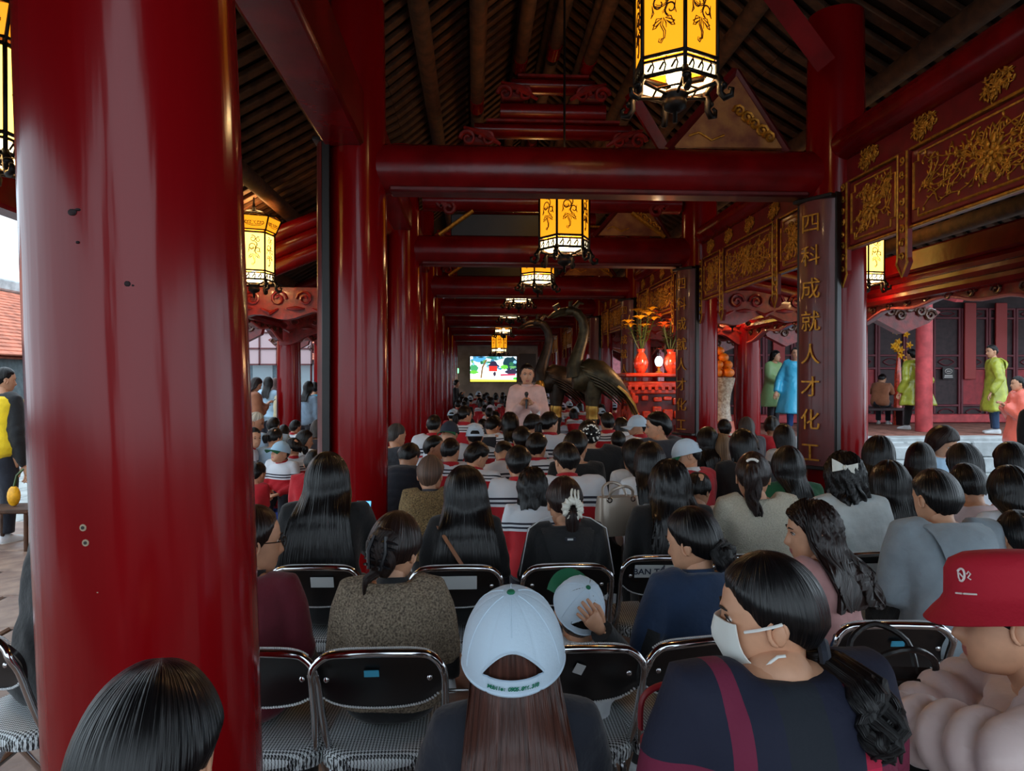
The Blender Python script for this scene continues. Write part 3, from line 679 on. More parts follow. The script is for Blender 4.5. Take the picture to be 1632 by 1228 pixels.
o = bpy.data.objects.new('altar_fill_light', l); C.objects.link(o); o.parent = ol; o.location = (-.12, -.32, .32)
# ceramic stand with oranges
CER = mat('speckled_ceramic', S(205, 186, 160), .35, coat=.4, var=.2, vscale=30, col2=S(150, 118, 92))
cs = thing('ceramic_stand', 'tall waisted speckled ceramic stand carrying oranges', 'pot stand', (3.66, 10.4, 0))
MB().lathe([(.2, 0), (.27, .05), (.29, .35), (.25, .72), (.2, .95), (.165, 1.12), (.155, 1.28), (.17, 1.42), (.215, 1.58), (.23, 1.66), (.2, 1.665)], n=28).build('pot', CER, cs)
MB().lathe([(.207, 1.02), (.222, .93), (.236, .85), (.232, .85), (.2, 1.02)], n=28).build('red_band', mat('faded_red_glaze', S(200, 92, 62), .4), cs)
ORG = mat('orange_peel', S(236, 122, 18), .45, bump=.3, bscale=120, var=.12)
om = MB().ell((0, 0, 0), (.073, .073, .066), 0, 16, 10).tube([(0, 0, .066), (0, 0, .074)], .01, 6, 1).mesh('orange', [ORG, LEAF])
kk = 0
for lv, (n_, rr, z) in enumerate(((6, .155, 1.735), (5, .13, 1.85), (3, .085, 1.96), (1, 0, 2.06))):
    for q in range(n_):
        a = 2 * PI * q / n_ + .5 * lv
        o = link('orange', om, None, (3.66 + rr * math.cos(a), 10.4 + rr * math.sin(a), z)); kk += 1
        tag(o, 'orange in the %s layer of the pile, %s' % (('bottom', 'second', 'third', 'top')[lv], ('facing the right aisle', 'second going round from the right', 'third going round from the right', 'fourth going round from the right', 'fifth going round from the right', 'sixth going round from the right')[q] if lv < 3 else 'crowning it'), 'orange', 'oranges piled on the ceramic stand')

# ---------------------------------------------------------------- screen on the far wall
sc = thing('wall_screen', 'bright screen on the far wall showing a red pavilion among trees', 'screen', (.83, 29.93, 2.1))
W_, H_ = 1.95, 1.06
MB().box((0, .03, 0), (W_ + .06, .08, H_ + .06), bev=.01).build('bezel', BLACKW, sc)
MB().box((1.45, .05, .05), (.7, .1, 1.2), bev=.01).build('side_cabinet', mat('grey_cabinet', S(96, 84, 76), .7), sc)
_n = [0]
def pic(name, poly, col, e=1.0):
    _n[0] += 1; y = -.012 - .0012 * _n[0]
    MB().prism([(x * W_ / 2, y, z * H_ / 2) for x, z in poly], (0, .001, 0)).build(name, mat('screen_' + name + str(_n[0]), S(*col), .5, emit=e), sc, smooth=False)
def blob(cx, cz, rx, rz, n=14, seed=0):
    r = random.Random(seed); return [(max(-1, min(1, cx + rx * math.cos(2 * PI * k / n) * r.uniform(.7, 1.15))), max(-1, min(1, cz + rz * math.sin(2 * PI * k / n) * r.uniform(.7, 1.15)))) for k in range(n)]
pic('sky', [(-1, -1), (1, -1), (1, 1), (-1, 1)], (215, 240, 252), 1.0)
pic('lawn', [(-1, -1), (1, -1), (1, -.62), (-1, -.5)], (222, 204, 70), .9)
pic('yard', [(-1, -.8), (1, -.86), (1, -.5), (-1, -.42)], (250, 240, 215), .9)
for k, (a, c, rx, rz, cl) in enumerate(((-.85, .1, .2, .3, (60, 140, 90)), (-.6, .8, .35, .3, (70, 140, 190)), (.1, .9, .4, .2, (50, 110, 110)), (.75, .45, .35, .6, (22, 52, 62)), (.8, -.2, .3, .25, (40, 40, 60)), (.45, .15, .18, .2, (90, 170, 60)), (-.85, -.25, .22, .15, (90, 170, 60)), (.95, -.75, .12, .12, (60, 170, 60)))):
    pic('foliage', blob(a, c, rx, rz, 16, k), cl, .8)
for k in range(26):
    rq = random.Random(k + 40); pic('leaf_patch', blob(rq.uniform(-1, 1), rq.uniform(.0, 1), rq.uniform(.06, .16), rq.uniform(.06, .18), 9, k), rq.choice(((60, 120, 150), (40, 100, 70), (30, 60, 66), (90, 150, 90), (120, 180, 210))), .7)
pic('trunk', [(-.56, -.72), (-.5, -.7), (-.44, .1), (-.26, .75), (-.32, .78), (-.5, .2), (-.54, -.3)], (110, 84, 52), .8)
pic('pavilion_roof', [(-.38, .18), (-.2, .3), (-.1, .62), (.1, .62), (.18, .34), (.3, .2), (.1, .24), (-.2, .24)], (42, 34, 58), .8)
pic('pavilion_wall', [(-.2, -.2), (.16, -.2), (.16, .24), (-.2, .24)], (190, 44, 40), .8)
pic('pavilion_base', [(-.28, -.66), (.26, -.66), (.2, -.18), (-.24, -.18)], (235, 225, 225), .9)
pic('red_banner', [(.3, -.55), (.95, -.5), (.95, -.38), (.3, -.4)], (170, 50, 80), .8)
pic('figure', blob(.05, -.4, .06, .2, 10, 5), (50, 44, 60), .8)
ex = MB().box((0, 0, 0), (.1, .05, .2), bev=.01).build('exit_lamp', mat('green_exit_lamp', S(120, 225, 150), .4, emit=1.2), None, (-.665, 29.3, 2.02)); tag(ex, 'small glowing green lamp box beside the left columns far back', 'lamp')

# ---------------------------------------------------------------- building across the yard at the right
PLZ, PLY = .62, 11.6
PINK = mat('pink_red_paint', S(196, 74, 78), .6, var=.25, vscale=5); DOORD = mat('dark_door_boards', S(58, 38, 42), .6, var=.3); DOORR = mat('door_red_panel', S(168, 44, 54), .55, var=.2)  # pink red with random variation for columns, beam, brackets and baseboard
pf = struct(MB().box((12.0, 17.2, PLZ / 2 - .04), (14.5, 10.4, PLZ - .08)).build('trim_1', STONED)); pf.name = 'trim_platform'
BRK = mat('terrace_brick', S(150, 100, 86), .8, var=.3, vscale=6, bump=.3)
sm = [MB().box((0, 0, 0), (1.16, .5, .1), bev=.015).mesh('edge_stone', GSTONE, sharp=30), MB().box((0, 0, 0), (1.16, .1, .27), bev=.02).mesh('riser_stone', GSTONE, sharp=30), MB().box((0, 0, 0), (.58, .58, .06), bev=.01).mesh('terrace_tile', BRK, sharp=30)]
for k in range(10):
    x = 5.4 + 1.2 * k
    link('edge_stone', sm[0], pf, (x, 12.2, PLZ - .05)); link('riser_stone', sm[1], pf, (x + .3, 11.98, .42)); link('riser_stone', sm[1], pf, (x, 11.96, .14))
for j in range(6):
    for k in range(20): link('terrace_tile', sm[2], pf, (5.1 + .6 * k, 12.78 + .6 * j, PLZ - .035))
stp = thing('stone_step', 'pale carved stone block at the foot of the terrace', 'step', (6.55, 10.6, 0))
for k in range(3): MB().box((0, .12 * k, .1 + .2 * k), (1.2 - .1 * k, 1.1 - .24 * k, .2), bev=.02).build('step_slab', GSTONE, stp)
sw = struct(MB().box((12, 17.2, 2.6), (14.6, .2, 4.2)).build('wall_terrace', DOORD))
for k in range(19):
    x = 5.35 + .71 * k
    t = thing('door_leaf', 'dark red panelled door leaf, %s from the left, in the terrace wall' % ORD[k], 'door', (x, 17.04, PLZ))
    b = MB()
    for sx in (-1, 1): b.box((sx * .32, 0, 1.4), (.06, .08, 2.8), bev=.008)
    for z in (.05, .38, 1.3, 1.62, 2.55, 2.78): b.box((0, 0, z), (.64, .075, .05), bev=.008)
    b.build('door_frame', mat('door_frame_red', S(112, 40, 52), .55), t)
    MB().box((0, .02, 2.09), (.6, .03, .9)).build('upper_board', DOORD, t); MB().box((0, .02, .84), (.6, .03, .88), bev=.01).build('lower_panel', DOORR if k % 2 == 0 else DOORD, t)
    for z, h_ in ((1.46, .27), (.21, .28), (2.66, .18)):
        p = MB().box((0, .02, z), (.6, .03, h_)).build('carved_panel', DOORD, t)
        MB().tube([(.18 * math.cos(a) * (1 + .15 * math.cos(4 * a)), -.012, z + h_ * .3 * math.sin(a)) for a in [2 * PI * q / 16 for q in range(16)]], .015, 5, loop=True).build('cloud_moulding', mat('door_frame_red', S(112, 40, 52)), p)
sg = thing('notice_plate', 'small dark notice plate with white marks on a red door panel', 'sign', (11.74, 16.96, 1.8))
MB().box((0, 0, 0), (.3, .02, .3), bev=.004).build('plate', mat('notice_black', S(46, 40, 40), .5), sg)
b = MB(); WM = mat('notice_white', S(225, 222, 218), .6)
b.tube([(.09 * math.cos(a), -.014, .05 + .055 * math.sin(a)) for a in [2 * PI * q / 16 for q in range(16)]], .01, 4, loop=True); b.box((0, -.013, .05), (.1, .004, .02)); b.box((0, -.013, -.06), (.2, .004, .025)); b.box((0, -.013, -.1), (.22, .004, .018))
b.build('white_marks', WM, sg)['kind'] = 'stuff'
for k, x in enumerate((5.2, 8.85, 11.95, 15.0)):
    tag(MB().lathe([(.155, 0), (.15, 1.5), (.14, 3.1)], n=20).build('terrace_column', PINK, None, (x, 13.5, PLZ)), 'pink red column of the terrace opposite, %s from the left' % ORD[k], 'column')
MB().box((12, 13.5, 3.72), (14.4, .22, .26), bev=.02).build('terrace_beam', PINK); tag(bpy.data.objects['terrace_beam'], 'pink red beam on the terrace columns', 'beam')
for k, x in enumerate((6.6, 8.85, 11.95)):
    t = tag(MB().prism([(x - .07, 13.43, 3.3), (x - .07, 12.5, 3.05), (x - .07, 12.3, 3.25), (x - .07, 12.6, 3.5), (x - .07, 13.43, 3.75)], (.14, 0, 0)).build('eave_bracket', PINK), 'carved pink bracket under the terrace eave, %s from the left' % ORD[k], 'bracket')
rf = struct(MB().prism([(4.9, 12.5, 3.84), (19.5, 12.5, 3.84), (19.5, 17.5, 5.6), (4.9, 17.5, 5.6)], (0, -.03, .1)).build('ceiling_terrace', ROOFD, smooth=False))
bm_ = MB().box((0, 0, 0), (.1, 5.3, .06), bev=.006).mesh('terrace_rafter', ROOFW)
for k in range(36):
    o = link('terrace_rafter', bm_, rf, (5.1 + .4 * k, 15.0, 4.68)); o.rotation_euler = (math.atan2(2.15, 6.1), 0, 0)
low = struct(MB().box((12, 16.3, PLZ + .1), (14, .25, .2), bev=.02).build('baseboard_terrace', PINK))
for k in range(4):
    tag(MB().box((0, 0, 0), (.3, .05, 1.9), bev=.01).build('hanging_plaque', mat('plaque_red', S(170, 50, 48), .5), None, ((8.2, 7.45, 13.1, 12.3)[k], 16.97, 2.6)), ['narrow red plaque beside the bench', 'narrow red plaque behind the crouching visitor', 'narrow red plaque between terrace doors', 'narrow red plaque farther right'][k], 'plaque')
lp = MB().box((0, 0, 0), (.22, .2, .36), bev=.02).build('small_lantern', mat('pale_lantern', S(205, 175, 105), .5, emit=.3), None, (13.9, 16.4, 2.9)); tag(lp, 'small pale box lantern hanging by the terrace doors', 'lantern')
tag(MB().tube([(13.9, 16.4, 3.08), (13.9, 16.4, 4.9)], .01, 5).build('lantern_cord', IRON), 'thin cord of the small pale lantern', 'cord')
# flower bush hanging at the terrace wall
r = random.Random(4); t = thing('yellow_flowers', 'bunch of yellow flowers beside the pink terrace column', 'flowers', (9.55, 15.5, 2.35))
for k in range(14):
    d_ = Vector((r.gauss(0, .13), r.gauss(0, .1), r.gauss(.05, .18))); b = MB()
    for j in range(5): a = j * 1.256; b.tube([d_, d_ + Vector((math.cos(a), -.3, math.sin(a))) * .04, d_ + Vector((math.cos(a), -.2, math.sin(a))) * .09], [.01, .03, .006], 5)
    b.build('blossom', YEL, t)
MB().tube([(0, 0, -1.75), (0, 0, -.6), (.02, 0, -.1)], [.1, .07, .03], 8).build('tall_vase', PORC, t)
# ---------------------------------------------------------------- far hall behind the right opening, pale background
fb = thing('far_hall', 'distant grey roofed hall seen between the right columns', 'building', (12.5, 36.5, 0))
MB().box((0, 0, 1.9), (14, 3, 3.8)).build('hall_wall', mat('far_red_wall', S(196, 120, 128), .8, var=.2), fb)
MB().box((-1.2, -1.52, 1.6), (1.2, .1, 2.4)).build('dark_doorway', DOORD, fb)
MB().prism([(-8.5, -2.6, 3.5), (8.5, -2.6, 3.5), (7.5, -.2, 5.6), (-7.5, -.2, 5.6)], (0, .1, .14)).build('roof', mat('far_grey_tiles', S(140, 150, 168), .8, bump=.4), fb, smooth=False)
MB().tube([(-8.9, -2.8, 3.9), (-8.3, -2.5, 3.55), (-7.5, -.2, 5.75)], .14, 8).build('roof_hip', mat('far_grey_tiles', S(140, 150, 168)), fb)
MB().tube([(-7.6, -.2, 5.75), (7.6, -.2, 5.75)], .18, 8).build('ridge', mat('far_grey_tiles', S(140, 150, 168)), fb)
# ---------------------------------------------------------------- left yard: tiled building, awning, dark wall
TILE = mat('clay_roof_tile', S(198, 118, 92), .8, var=.3, vscale=3, bump=.3)
lb = thing('tiled_house', 'long house with a clay tiled roof across the left yard', 'building', (-12.2, 24, 0))
MB().box((-1.6, 0, 1.1), (2.6, 26, 2.2)).build('house_wall', mat('grey_green_wall', S(96, 108, 112), .8, var=.2), lb)
for k in range(20):
    u = k / 20; MB().box((-.1 - 3.6 * u, 0, 2.36 + 2.3 * u), (.3, 27, .05), 0, Matrix.Rotation(.45, 3, 'Y'), .01).build('tile_course', TILE, lb)
MB().box((-1.9, 0, 3.3), (4, 26.6, .06), 0, Matrix.Rotation(.57, 3, 'Y')).build('roof_bed', TILE, lb)
MB().box((-3.75, 0, 4.85), (.4, 27, .4), bev=.06).build('ridge', GSTONE, lb)
for k in range(9): MB().box((-.28, -11 + 2.7 * k, 1.1), (.12, .22, 2.1)).build('post', mat('pale_post', S(160, 176, 184), .7), lb)
aw = thing('gridded_awning', 'pale gridded awning hanging at the left eave', 'awning', (-5.4, 19.0, 0))
AWM = mat('pink_translucent_sheet', S(205, 178, 182), .7)
for i in range(5):
    for j in range(3): MB().box((-.9 + .45 * i, 0, 2.25 + .42 * j), (.42, .02, .4)).build('awning_sheet', AWM, aw)
b = MB()
for i in range(6): b.box((-1.125 + .45 * i, -.02, 2.67), (.04, .04, 1.3))
for j in range(4): b.box((0, -.02, 2.04 + .42 * j), (2.3, .04, .04))
b.build('awning_frame', DRED, aw)
for x in (-1.1, 1.1): MB().tube([(x, .05, 0), (x, .05, 2.1)], .03, 8).build('awning_post', DRED, aw)

nb = thing('yard_building', 'grey walled building with a clay roof closing the left yard', 'building', (-12.8, 41, 0)); nb.scale = (1.2, 1.2, 1.16)
MB().box((0, 0, 1.2), (13, 2, 2.4)).build('building_wall', mat('grey_blue_wall', S(110, 128, 138), .8, var=.15), nb)
for k in range(14):
    u = k / 14; MB().box((0, -1.5 + 2.6 * u, 2.42 + 1.7 * u), (13.6, .26, .05), 0, Matrix.Rotation(.4, 3, 'X'), .01).build('tile_course', TILE, nb)
MB().box((0, -.1, 3.3), (13.4, 3.2, .06), 0, Matrix.Rotation(.57, 3, 'X')).build('roof_bed', TILE, nb)
for k in range(6): MB().box((-5 + 2 * k, -1.04, 1.2), (.9, .1, 1.9), bev=.01).build('pale_shutter', mat('pale_post', S(160, 176, 184)), nb)
# ---------------------------------------------------------------- people
TS = bpy.data.scenes.new('scratch')
def remesh(mb, vox, smooth=3):
    me = mb.mesh('tmp', [BLACKW]); o = bpy.data.objects.new('tmp', me); TS.collection.objects.link(o)
    m = o.modifiers.new('r', 'REMESH'); m.mode = 'VOXEL'; m.voxel_size = vox
    if smooth: s_ = o.modifiers.new('s', 'SMOOTH'); s_.factor = .5; s_.iterations = smooth
    with bpy.context.temp_override(scene=TS, view_layer=TS.view_layers[0]): dg = bpy.context.evaluated_depsgraph_get(); dg.update()
    e = bpy.data.meshes.new_from_object(o.evaluated_get(dg)); bpy.data.objects.remove(o); bpy.data.meshes.remove(me)
    V = np.empty(len(e.vertices) * 3, np.float32); e.vertices.foreach_get('co', V)
    N = np.empty(len(e.vertices) * 3, np.float32); e.vertices.foreach_get('normal', N)
    f = [tuple(p.vertices) for p in e.polygons]; bpy.data.meshes.remove(e)
    return V.reshape(-1, 3).astype(float), N.reshape(-1, 3).astype(float), f
def nodes_of(m): return m.node_tree.nodes, m.node_tree.links, m.node_tree.nodes['Principled BSDF']
def mth(N, L, op, a, b=None):
    n = N.new('ShaderNodeMath'); n.operation = op
    for i, v in enumerate((a, b)):
        if v is None: continue
        if isinstance(v, (int, float)): n.inputs[i].default_value = v
        else: L.new(v, n.inputs[i])
    return n.outputs[0]
def hair_mat(name, col, rough=.3):
    """strands run along v of the UV map"""
    if name in MATS: return MATS[name]
    m = mat(name, col, rough, spec=.34, uv=True, bump=.55, bscale=1, stretch=(90, 2.2, 1), bdist=.012)
    N, L, b = nodes_of(m); n = N.new('ShaderNodeTexNoise'); n.inputs['Scale'].default_value = 1; n.inputs['Detail'].default_value = 3
    tc = N.new('ShaderNodeTexCoord'); mp = N.new('ShaderNodeMapping'); mp.inputs['Scale'].default_value = (60, 1.6, 1)
    L.new(tc.outputs['UV'], mp.inputs[0]); L.new(mp.outputs[0], n.inputs['Vector']); r = N.new('ShaderNodeValToRGB'); L.new(n.outputs['Fac'], r.inputs[0])
    r.color_ramp.elements[0].position = .35; r.color_ramp.elements[0].color = tuple(c * .55 for c in col[:3]) + (1,)
    r.color_ramp.elements[1].position = .7; r.color_ramp.elements[1].color = tuple(min(1, c * 1.7) for c in col[:3]) + (1,)
    L.new(r.outputs[0], b.inputs['Base Color']); return m
HBLACK = hair_mat('black_hair', S(13, 11, 12)); HDARK = hair_mat('dark_brown_hair', S(34, 20, 17)); HBROWN = hair_mat('brown_hair', S(72, 42, 34), .36)
HGREY = hair_mat('grey_brown_hair', S(88, 66, 54), .5); HWHITE = hair_mat('white_hair', S(178, 172, 158), .5); HLIGHT = hair_mat('light_brown_hair', S(128, 98, 70), .5)
SKIN = mat('skin', S(205, 152, 120), .5, var=.07, vscale=25); SKIN2 = mat('tanned_skin', S(178, 122, 92), .5, var=.07, vscale=25)
EYEW = mat('eye_white', S(225, 220, 214), .25); EYED = mat('eye_dark', S(28, 18, 14), .15); LIP = mat('lips', S(178, 104, 94), .45); BROW = mat('brow_hair', S(30, 22, 20), .7)
def cloth(name, rgb, var=.12, rough=.85, bump=.45, bs=17, **k): return mat('cloth_' + name, S(*rgb), rough, var=var, vscale=9, bump=bump, bscale=bs, sheen=.15, bdist=.02, **k)
def band_mat(name, bands, axis='Y', rough=.8):
    """crisp bands along v of the UV map (v is the height along the back)"""
    if name in MATS: return MATS[name]
    m = mat(name, S(200, 30, 40), rough, bump=.2, bscale=60); N, L, b = nodes_of(m)
    tc = N.new('ShaderNodeTexCoord'); sp = N.new('ShaderNodeSeparateXYZ'); L.new(tc.outputs['UV'], sp.inputs[0])
    r = N.new('ShaderNodeValToRGB'); r.color_ramp.interpolation = 'CONSTANT'; L.new(sp.outputs[axis], r.inputs[0])
    for i, (p, c) in enumerate(bands):
        e = r.color_ramp.elements[i] if i < 2 else r.color_ramp.elements.new(p)
        e.position = p; e.color = S(*c)
    L.new(r.outputs[0], b.inputs['Base Color']); return m
RED = (176, 12, 30); WH = (214, 220, 228); NV = (34, 36, 52)
UNI = band_mat('school_jacket', [(0, RED), (.37, WH), (.39, NV), (.405, WH), (.42, NV), (.435, WH), (.44, WH)])
UNI2 = band_mat('school_jacket_low', [(0, RED), (.47, WH), (.487, NV), (.50, WH), (.513, NV), (.526, WH), (.53, WH)])
def plaid():
    m = mat('plaid_cloth', S(20, 24, 40), .85, bump=.2, bscale=70); N, L, b = nodes_of(m)
    tc = N.new('ShaderNodeTexCoord'); sp = N.new('ShaderNodeSeparateXYZ'); L.new(tc.outputs['UV'], sp.inputs[0]); o = []
    for ax, off, bands in (('X', .5, [(0, (20, 24, 46)), (.28, (150, 26, 66)), (.325, (20, 24, 46)), (.40, (24, 32, 28)), (.52, (20, 24, 46)), (.60, (225, 16, 64)), (.645, (20, 22, 42)), (.9, (124, 22, 52))]), ('Y', 0, [(0, (16, 24, 26)), (.06, (20, 22, 42)), (.375, (150, 24, 66)), (.445, (20, 24, 46)), (.6, (22, 28, 30))])):
        v = mth(N, L, 'ADD', mth(N, L, 'MULTIPLY', sp.outputs[ax], 1.55 if ax == 'X' else 1.0), off)
        r = N.new('ShaderNodeValToRGB'); r.color_ramp.interpolation = 'CONSTANT'; L.new(v, r.inputs[0])
        for i, (p, c) in enumerate(bands):
            e = r.color_ramp.elements[i] if i < 2 else r.color_ramp.elements.new(p)
            e.position = p; e.color = S(*c)
        o.append(r.outputs[0])
    mx = N.new('ShaderNodeMix'); mx.data_type = 'RGBA'; mx.inputs[0].default_value = .5; L.new(o[0], mx.inputs[6]); L.new(o[1], mx.inputs[7])
    L.new(mx.outputs[2], b.inputs['Base Color']); return m
def houndstooth():
    m = mat('houndstooth_vinyl', S(200, 205, 208), .5); N, L, b = nodes_of(m)
    tc = N.new('ShaderNodeTexCoord'); sp = N.new('ShaderNodeSeparateXYZ'); L.new(tc.outputs['Object'], sp.inputs[0])
    x = mth(N, L, 'FLOOR', mth(N, L, 'MULTIPLY', mth(N, L, 'ADD', sp.outputs['X'], 5), 760)); y = mth(N, L, 'FLOOR', mth(N, L, 'MULTIPLY', mth(N, L, 'ADD', sp.outputs['Y'], 5), 760))
    top = mth(N, L, 'LESS_THAN', mth(N, L, 'MODULO', mth(N, L, 'ADD', x, y), 4), 2)
    wx = mth(N, L, 'LESS_THAN', mth(N, L, 'MODULO', x, 8), 4); wy = mth(N, L, 'LESS_THAN', mth(N, L, 'MODULO', y, 8), 4)
    a = mth(N, L, 'ADD', mth(N, L, 'MULTIPLY', top, wx), mth(N, L, 'MULTIPLY', mth(N, L, 'SUBTRACT', 1.0, top), wy))
    mx = N.new('ShaderNodeMix'); mx.data_type = 'RGBA'; L.new(a, mx.inputs[0]); mx.inputs[6].default_value = S(208, 214, 216); mx.inputs[7].default_value = S(20, 22, 26)
    L.new(mx.outputs[2], b.inputs['Base Color']); return m
def boucle(name, c1, c2, sc=120):
    return mat(name, S(*c1), .95, col2=S(*c2), vscale=sc, bump=.9, bscale=sc, bdist=.012)
CL = dict(
    uni=UNI, uni2=UNI2, maroon=cloth('maroon', (96, 14, 34)), boucle=boucle('boucle_wool', (92, 80, 68), (164, 148, 126), 150), navy=cloth('navy', (24, 46, 76)), black=cloth('black', (20, 21, 24)),
    plaid=plaid(), puffer=mat('pale_pink_nylon', S(212, 188, 184), .42, var=.06, vscale=8, bump=.25, bscale=24, sheen=.2, bdist=.015), pink=cloth('dusty_pink', (196, 146, 144)), cream=boucle('cream_knit', (196, 190, 170), (216, 210, 192), 160),
    denimw=cloth('white_denim', (196, 204, 204)), grey=cloth('grey_marl', (138, 150, 158)), white=cloth('white', (212, 216, 220)), palep=cloth('pale_pink', (214, 192, 194)), olive=boucle('olive_glitter', (72, 56, 36), (158, 132, 88), 150),
    dnavy=cloth('dark_navy', (28, 32, 44)), dgrey=cloth('dark_grey', (52, 52, 60)), lblue=cloth('light_blue', (160, 190, 214)), yellow=cloth('yellow', (232, 196, 22)), red=cloth('red', RED), green=cloth('green', (16, 92, 56)),
    brown=cloth('rust_brown', (150, 92, 62)), tan=cloth('light_tan', (186, 172, 140)), skirtp=cloth('powder_pink', (214, 176, 168)), blue=cloth('blue', (30, 70, 130)), jeans=cloth('blue_jeans', (40, 66, 100)), cyan=mat('cyan_plastic_raincoat', S(70, 190, 232), .25, bump=.5, bscale=9, spec=.7, bdist=.03), orangec=mat('coral_plastic_raincoat', S(236, 112, 92), .25, bump=.5, bscale=9, bdist=.03),
    stripe=cloth('dark_stripes', (44, 48, 56), .6, bs=30))
# ---- head: rows of (z, front y, back y, half width)
HP = np.array([(.117, -.012, -.016, .003), (.112, .022, -.05, .034), (.1, .05, -.073, .053), (.08, .07, -.088, .066), (.055, .082, -.098, .0735), (.028, .087, -.1, .0765), (.008, .085, -.1, .077), (-.012, .084, -.098, .0765), (-.03, .085, -.092, .0745), (-.05, .085, -.078, .070), (-.068, .083, -.062, .064), (-.085, .08, -.048, .056), (-.1, .075, -.036, .046), (-.111, .066, -.024, .034), (-.117, .05, -.01, .02)])
def head_mb(lod=1):
    mb = MB(); rows = 34 if lod else 18; n = 40 if lod else 20; rings = []
    zs = np.linspace(.117, -.117, rows)
    f = lambda k, z: np.interp(-z, -HP[:, 0], HP[:, k])
    th = []
    for j in range(n):
        u = j / n * 2 - 1; th.append(PI * np.sign(u) * abs(u) ** 1.25 if lod else PI * u)
    for z in zs:
        fy, by, w_ = f(1, z), f(2, z), f(3, z); my = lerp(by, fy, .48); ring = []
        for a in th:
            ca, sa = math.cos(a), math.sin(a); x = w_ * np.sign(sa) * abs(sa) ** .88
            y = my + ((fy - my) if ca > 0 else (my - by)) * np.sign(ca) * abs(ca) ** (.8 if ca > 0 else .95)
            if ca > 0:
                nz = np.interp(-z, [-.02, -.005, .012, .03, .042, .05, .058], [0, .005, .013, .022, .024, .01, 0]); y += nz * math.exp(-(x / (.010 + .006 * (z < -.03))) ** 2)
                y -= .008 * math.exp(-((abs(x) - .032) / .016) ** 2 - ((z - .004) / .013) ** 2)
                y += .005 * math.exp(-((z - .022) / .008) ** 2) * (abs(x) < .055)
                y += .006 * math.exp(-(x / .02) ** 2) * (math.exp(-((z + .065) / .005) ** 2) + math.exp(-((z + .077) / .005) ** 2)) - .003 * math.exp(-(x / .024) ** 2 - ((z + .071) / .003) ** 2)
            ring.append(Vector((x, y, z)))
        rings.append(ring)
    mb.loft(rings)
    if lod:    # lips get their own colour
        for i, fc in enumerate(mb.f):
            if len(fc) == 4:
                c = np.mean([mb.v[q] for q in fc], axis=0)
                if abs(c[0]) < .021 and -.08 < c[2] < -.061 and c[1] > .07: mb.m[i] = 3
    for sx in (-1, 1):
        e = Matrix.Rotation(sx * .35, 3, 'Z')
        mb.ell((sx * .077, -.016, -.012), (.008, .018, .028), 0, 10, 8, e)
        if lod:
            mb.tube([(sx * .081, -.016 + .017 * math.cos(a), -.011 + .026 * math.sin(a)) for a in np.linspace(-1.4, 3.6, 11)], [.003] + [.005] * 9 + [.003], 6)
            mb.ell((sx * .032, .0715, .004), (.0145, .008, .0068), 1, 10, 6); mb.ell((sx * .032, .0768, .0035), (.006, .0042, .006), 2, 8, 6)
            mb.tube([(sx * .016, .0815, .003), (sx * .026, .082, .0098), (sx * .038, .079, .0098), (sx * .049, .071, .003)], [.001, .0022, .0022, .001], 5, 4)
            mb.tube([(sx * .014, .0895, .023), (sx * .03, .089, .029), (sx * .05, .077, .025)], [.002, .0035, .0015], 6, 4)
        else: mb.ell((sx * .032, .08, .004), (.013, .005, .005), 2, 6, 4); mb.ell((sx * .032, .083, .026), (.016, .006, .003), 4, 6, 4)
    return mb
HEADS = [head_mb(0), head_mb(1)]
def hand_mb(side=1, curl=.6, spread=.12):
    """palm at the origin, fingers along +Y, palm facing -Z, thumb on side*-X"""
    mb = MB()
    mb.loft([[Vector((w_ * math.cos(a), y, h_ * math.sin(a) + z)) for a in [2 * PI * j / 10 for j in range(10)]] for y, w_, h_, z in ((-.03, .022, .017, 0), (.0, .027, .017, 0), (.03, .036, .016, .002), (.065, .040, .014, .003), (.085, .037, .011, .002))])
    for k, (x, l, r0) in enumerate(((-.029, .068, .0088), (-.010, .076, .0092), (.010, .072, .0088), (.028, .056, .0076))):
        a = 0; p = Vector((x * side, .075, .002)); pts = [p]; sp = (k - 1.5) * spread * side
        for q, fr in enumerate((.45, .32, .23)):
            a += curl * (.55, .8, .6)[q]; d = Vector((math.sin(sp) * .6, math.cos(a), -math.sin(a))); p = p + d.normalized() * l * fr; pts.append(p)
        mb.tube(pts, [r0 * 1.05, r0, r0 * .92, r0 * .7], 7)
        mb.ell(pts[1], (r0 * 1.06,) * 3, 0, 7, 5)
    b0 = Vector((-.026 * side, .0, -.004))
    mb.tube([b0, b0 + Vector((-.022 * side, .028, -.012)), b0 + Vector((-.03 * side, .056, -.02 - .01 * curl)), b0 + Vector((-.024 * side, .078, -.026 - .02 * curl))], [.014, .0115, .010, .007], 7)
    return mb
HANDS = {s_: {c: hand_mb(s_, c) for c in (.25, .6, 1.0)} for s_ in (-1, 1)}

